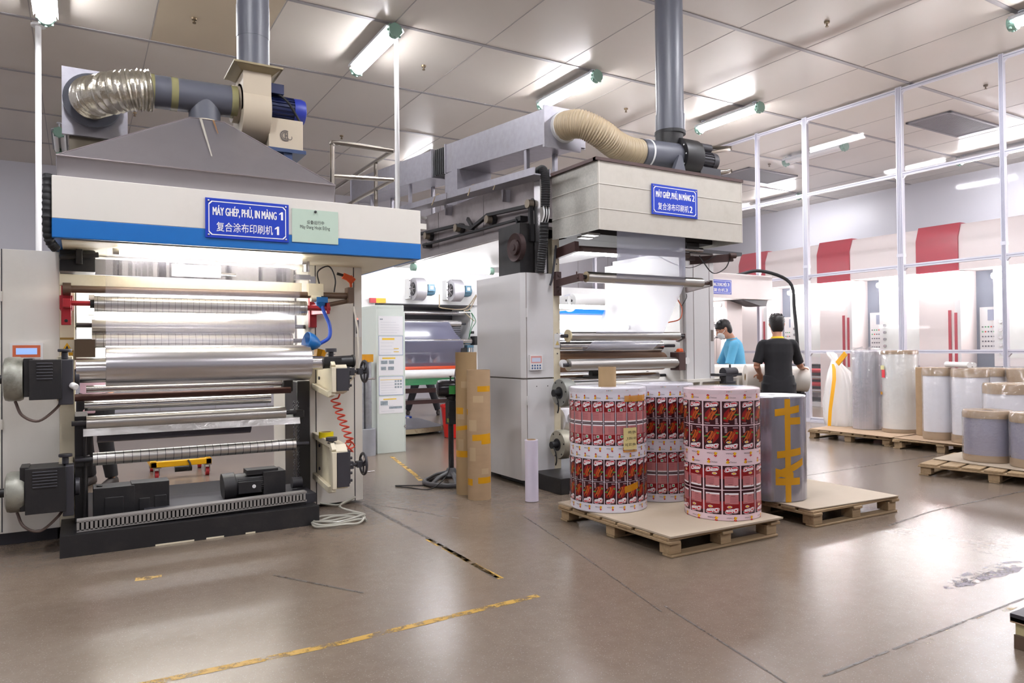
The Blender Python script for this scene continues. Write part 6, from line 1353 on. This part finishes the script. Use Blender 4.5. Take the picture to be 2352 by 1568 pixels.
    for i in range(2):
        c = T(up(.42)+Vector(((-1, 1)[i]*.1*k, 0, 0))); q = E[i]*.88+S[i]*.12 if short else Wp[i]*.95+E[i]*.05
        if short: limb(g, [c, S[i], S[i]*.5+E[i]*.5, q], [.052*k, .057*k, .056*k, .057*k])
        else: limb(g, [c, S[i], S[i]*.5+E[i]*.5, E[i], q], [.07*k, .072*k, .062*k, .056*k, .042*k])
    so = g.build('shirt', shirt, t, remesh=.0085)
    if collar:
        g = MB(); limb(g, [T(up(.475)+Vector((0, -.0, 0))), T(up(.51)+Vector((0, -.0, 0)))], [.082*k, .066*k], n=3, seg=24); g.build('collar', collar, t)
    g = MB(); loft(g, [(T(up(h)), X, Y, rx*k, ry*k) for h, rx, ry in ((-.2, .165, .115), (-.1, .18, .125), (.0, .178, .125), (.07, .168, .118))])
    for i in range(2):
        an = F[i]+Vector((0, 0, .1 if not crop else .24)); limb(g, [hips[i], hips[i]*.5+K[i]*.5, K[i], K[i]*.5+an*.5, an], [.108*k, .098*k, .078*k, .072*k, .064*k])
    g.build('trousers', trousers, t, remesh=.009)
    for i in range(2):
        g = MB(); f = F[i]; loft(g, [(f+Y*dy+Vector((0, 0, hz/2)), X, Vector((0, 0, 1)), rx, hz/2) for dy, rx, hz in ((-.085, .025, .05), (-.06, .038, .1), (.0, .04, .11), (.08, .046, .08), (.14, .042, .06), (.175, .02, .035))], 16); g.build('shoe', shoe, t)
    # hair
    g = MB(); HR = [(-.085, .052, .03, -.042), (-.06, .066, .046, -.046), (-.03, .074, .062, -.042), (.0, .079, .08, -.03), (.03, .086, .1, -.014), (.07, .085, .104, -.01), (.105, .066, .082, -.01), (.13, .03, .04, -.012), (.136, .006, .01, -.012)]
    loft(g, [(hd_(0, y, z), D(hr), D(hf), rx*k, ry*k) for z, rx, ry, y in HR], 26)
    R = random.Random(2)
    for q in range(70):
        a = R.random()*2*PI; z = .02+.1*R.random(); rr = .088*math.sqrt(max(.05, 1-((z-.02)/.13)**2)); p = hd_(rr*math.cos(a)*.95, -.012+rr*1.12*math.sin(a), z)
        if math.sin(a) > .7 and z < .06: continue
        limb(g, [p, p+D(hu)*.012+D(hr)*(R.random()-.5)*.03+D(hf)*(R.random()-.4)*.03], [.008, .002], n=2, seg=5)
    g.build('hair', HAIR, t)
    g = MB()
    for s in (-1, 1): g.ball(hd_(s*.031, .083, .018), .0095, 10)
    g.build('eyes', LWHITE, t); g = MB()
    for s in (-1, 1): g.ball(hd_(s*.031, .0905, .018), .005, 8); limb(g, [hd_(s*.014, .094, .036), hd_(s*.032, .094, .041), hd_(s*.052, .083, .034)], [.003, .004, .002], n=3, seg=6)
    g.build('brows', HAIR, t)
    if mask:
        g = MB(); loft(g, [(hd_(0, .055, -.1), D(hr), D(hf), .045, .045), (hd_(0, .062, -.06), D(hr), D(hf), .062, .06), (hd_(0, .066, -.025), D(hr), D(hf), .06, .055), (hd_(0, .07, -.005), D(hr), D(hf), .04, .036)], 18)
        for s in (-1, 1): g.tube([hd_(s*.06, .06, -.03), hd_(s*.078, .02, -.015), hd_(s*.088, -.01, .005)], .003, seg=5)
        g.build('face_mask', LWHITE, t)
    else:
        g = MB(); limb(g, [hd_(-.024, .086, -.062), hd_(0, .093, -.06), hd_(.024, .086, -.062)], [.004, .008, .004], n=3, seg=8); g.build('mouth', pm('lips', '#9a5a50', .5), t)
    return t
TS_BLACK = pm('tshirt_black', '#141318', .8, var=.15, scale=30); TS_BLUE = pm('polo_blue', '#5fb0d8', .75, var=.06, scale=14); TS_PINK = pm('shirt_pink', '#e6c3d2', .75, var=.05)
TR_BLACK = pm('trousers_black', '#17161b', .8, var=.1); TR_NAVY = pm('trousers_navy', '#1b1f33', .8, var=.1); TR_GREY = pm('trousers_charcoal', '#2a2a2f', .8, var=.15)
SHOE = pm('shoe_dark', '#2b2423', .6, var=.15); COLY = pm('collar_yellow', '#e2c21c', .7)
vd = math.atan2(6.85, 5.5)
person('person in a black T-shirt with yellow collar, seen from behind, hands on a film roll', (6.97, 5.62, 0), -.72, [(0, 0, 0), (0, 0, 0)], [(-.24, .02, 1.13), (.265, .16, 1.13)], [(-.17, .27, 1.03), (.34, .4, 1.09)],
       [(.15, .8, -.5), (.25, .95, -.1)], 1, None, [(-.1, -.05, 0), (.12, .08, 0)], [(-.09, .03, .5), (.1, .08, .5)], lean=.1, H=1.73, shirt=TS_BLACK, trousers=TR_BLACK, shoe=SHOE, collar=COLY, hand_n=((0, .3, -1), (0, -.2, -1)), curl=.7)
person('person in a light blue polo shirt and face mask, head bent over the machine', (7.6, 6.78, 0), .95, [(0, .02, 0), (0, .02, 0)], [(-.24, .18, 1.08), (.25, .2, 1.08)], [(-.12, .42, 1.04), (.14, .43, 1.02)],
       [(.2, .9, -.3), (-.2, .9, -.3)], 1, None, [(-.1, 0, 0), (.1, .05, 0)], [(-.09, .06, .48), (.1, .08, .48)], lean=.16, head_pitch=.38, H=1.74, shirt=TS_BLUE, trousers=TR_NAVY, shoe=SHOE, collar=TS_BLUE, mask=True)
person('person in a pink shirt and dark trousers standing behind the first laminator', (.14, 8.45, 0), 2.6, [(0, 0, 0), (0, 0, 0)], [(-.26, .0, 1.15), (.26, .0, 1.15)], [(-.25, .18, .95), (.25, .18, .95)],
       [(0, .6, -.8), (0, .6, -.8)], 1, None, [(-.16, 0, 0), (.12, -.1, 0)], [(-.12, .05, .5), (.1, .02, .5)], lean=.05, H=1.62, shirt=TS_PINK, trousers=TR_BLACK, shoe=SHOE)
person('person in dark trousers and shoes whose legs show under the green beam', (6.15, 13.95, 0), 2.75, [(0, 0, 0), (0, 0, 0)], [(-.28, .05, 1.15), (.28, .05, 1.15)], [(-.2, .25, .98), (.2, .25, .98)],
       [(0, .8, -.5), (0, .8, -.5)], 1, None, [(.3, -.1, 0), (-.32, .1, 0)][::-1], [(-.2, .1, .5), (.18, .0, .5)], lean=.15, H=1.7, shirt=TS_BLACK, trousers=TR_GREY, shoe=SHOE)
# white film rolls on the stand in front of the men
t = thing('film_roll', 'white film roll under the hands of the man in black', 'roll', (6.95, 5.9, .95))
def axroll(t, c, d, L, R, core):
    d = Vector(d).normalized(); c = Vector(c)
    MB().cyl(c-d*L/2, c+d*L/2, R, seg=48, hole=core).build('film', pm('film_cream', '#e9e4dc', .3, var=.03), t); MB().cyl(c-d*(L/2-.002), c+d*(L/2-.002), core, seg=24, hole=core*.7).build('core', KRAFT2, t)
axroll(t, (7.37, 5.985, .96), (.8, -.6, -.04), .74, .155, .045)
t = thing('film_roll', 'cream film roll end showing beyond the one the man holds', 'roll', (6.9, 6.3, .97)); axroll(t, (7.3, 6.42, .98), (.8, -.6, 0), .8, .15, .045)
t = thing('roll_stand', 'grey steel stand holding the two pale film rolls', 'stand', (7.0, 6.1, 0))
b = MB()
for (x, y) in ((7.14, 6.16), (7.6, 5.81), (7.06, 6.6), (7.52, 6.26)): b.box(x-.03, x+.03, y-.03, y+.03, 0, .8)
b.obox((7.14, 6.16, .4), (7.6, 5.81, .4), .04, .05).obox((7.06, 6.6, .4), (7.52, 6.26, .4), .04, .05).obox((7.14, 6.16, .4), (7.06, 6.6, .4), .04, .05).obox((7.6, 5.81, .4), (7.52, 6.26, .4), .04, .05)
b.obox((7.1, 6.19, .775), (7.64, 5.78, .75), .12, .05).obox((7.02, 6.63, .8), (7.56, 6.225, .8), .12, .05); b.build('frame', DKGREY, t)
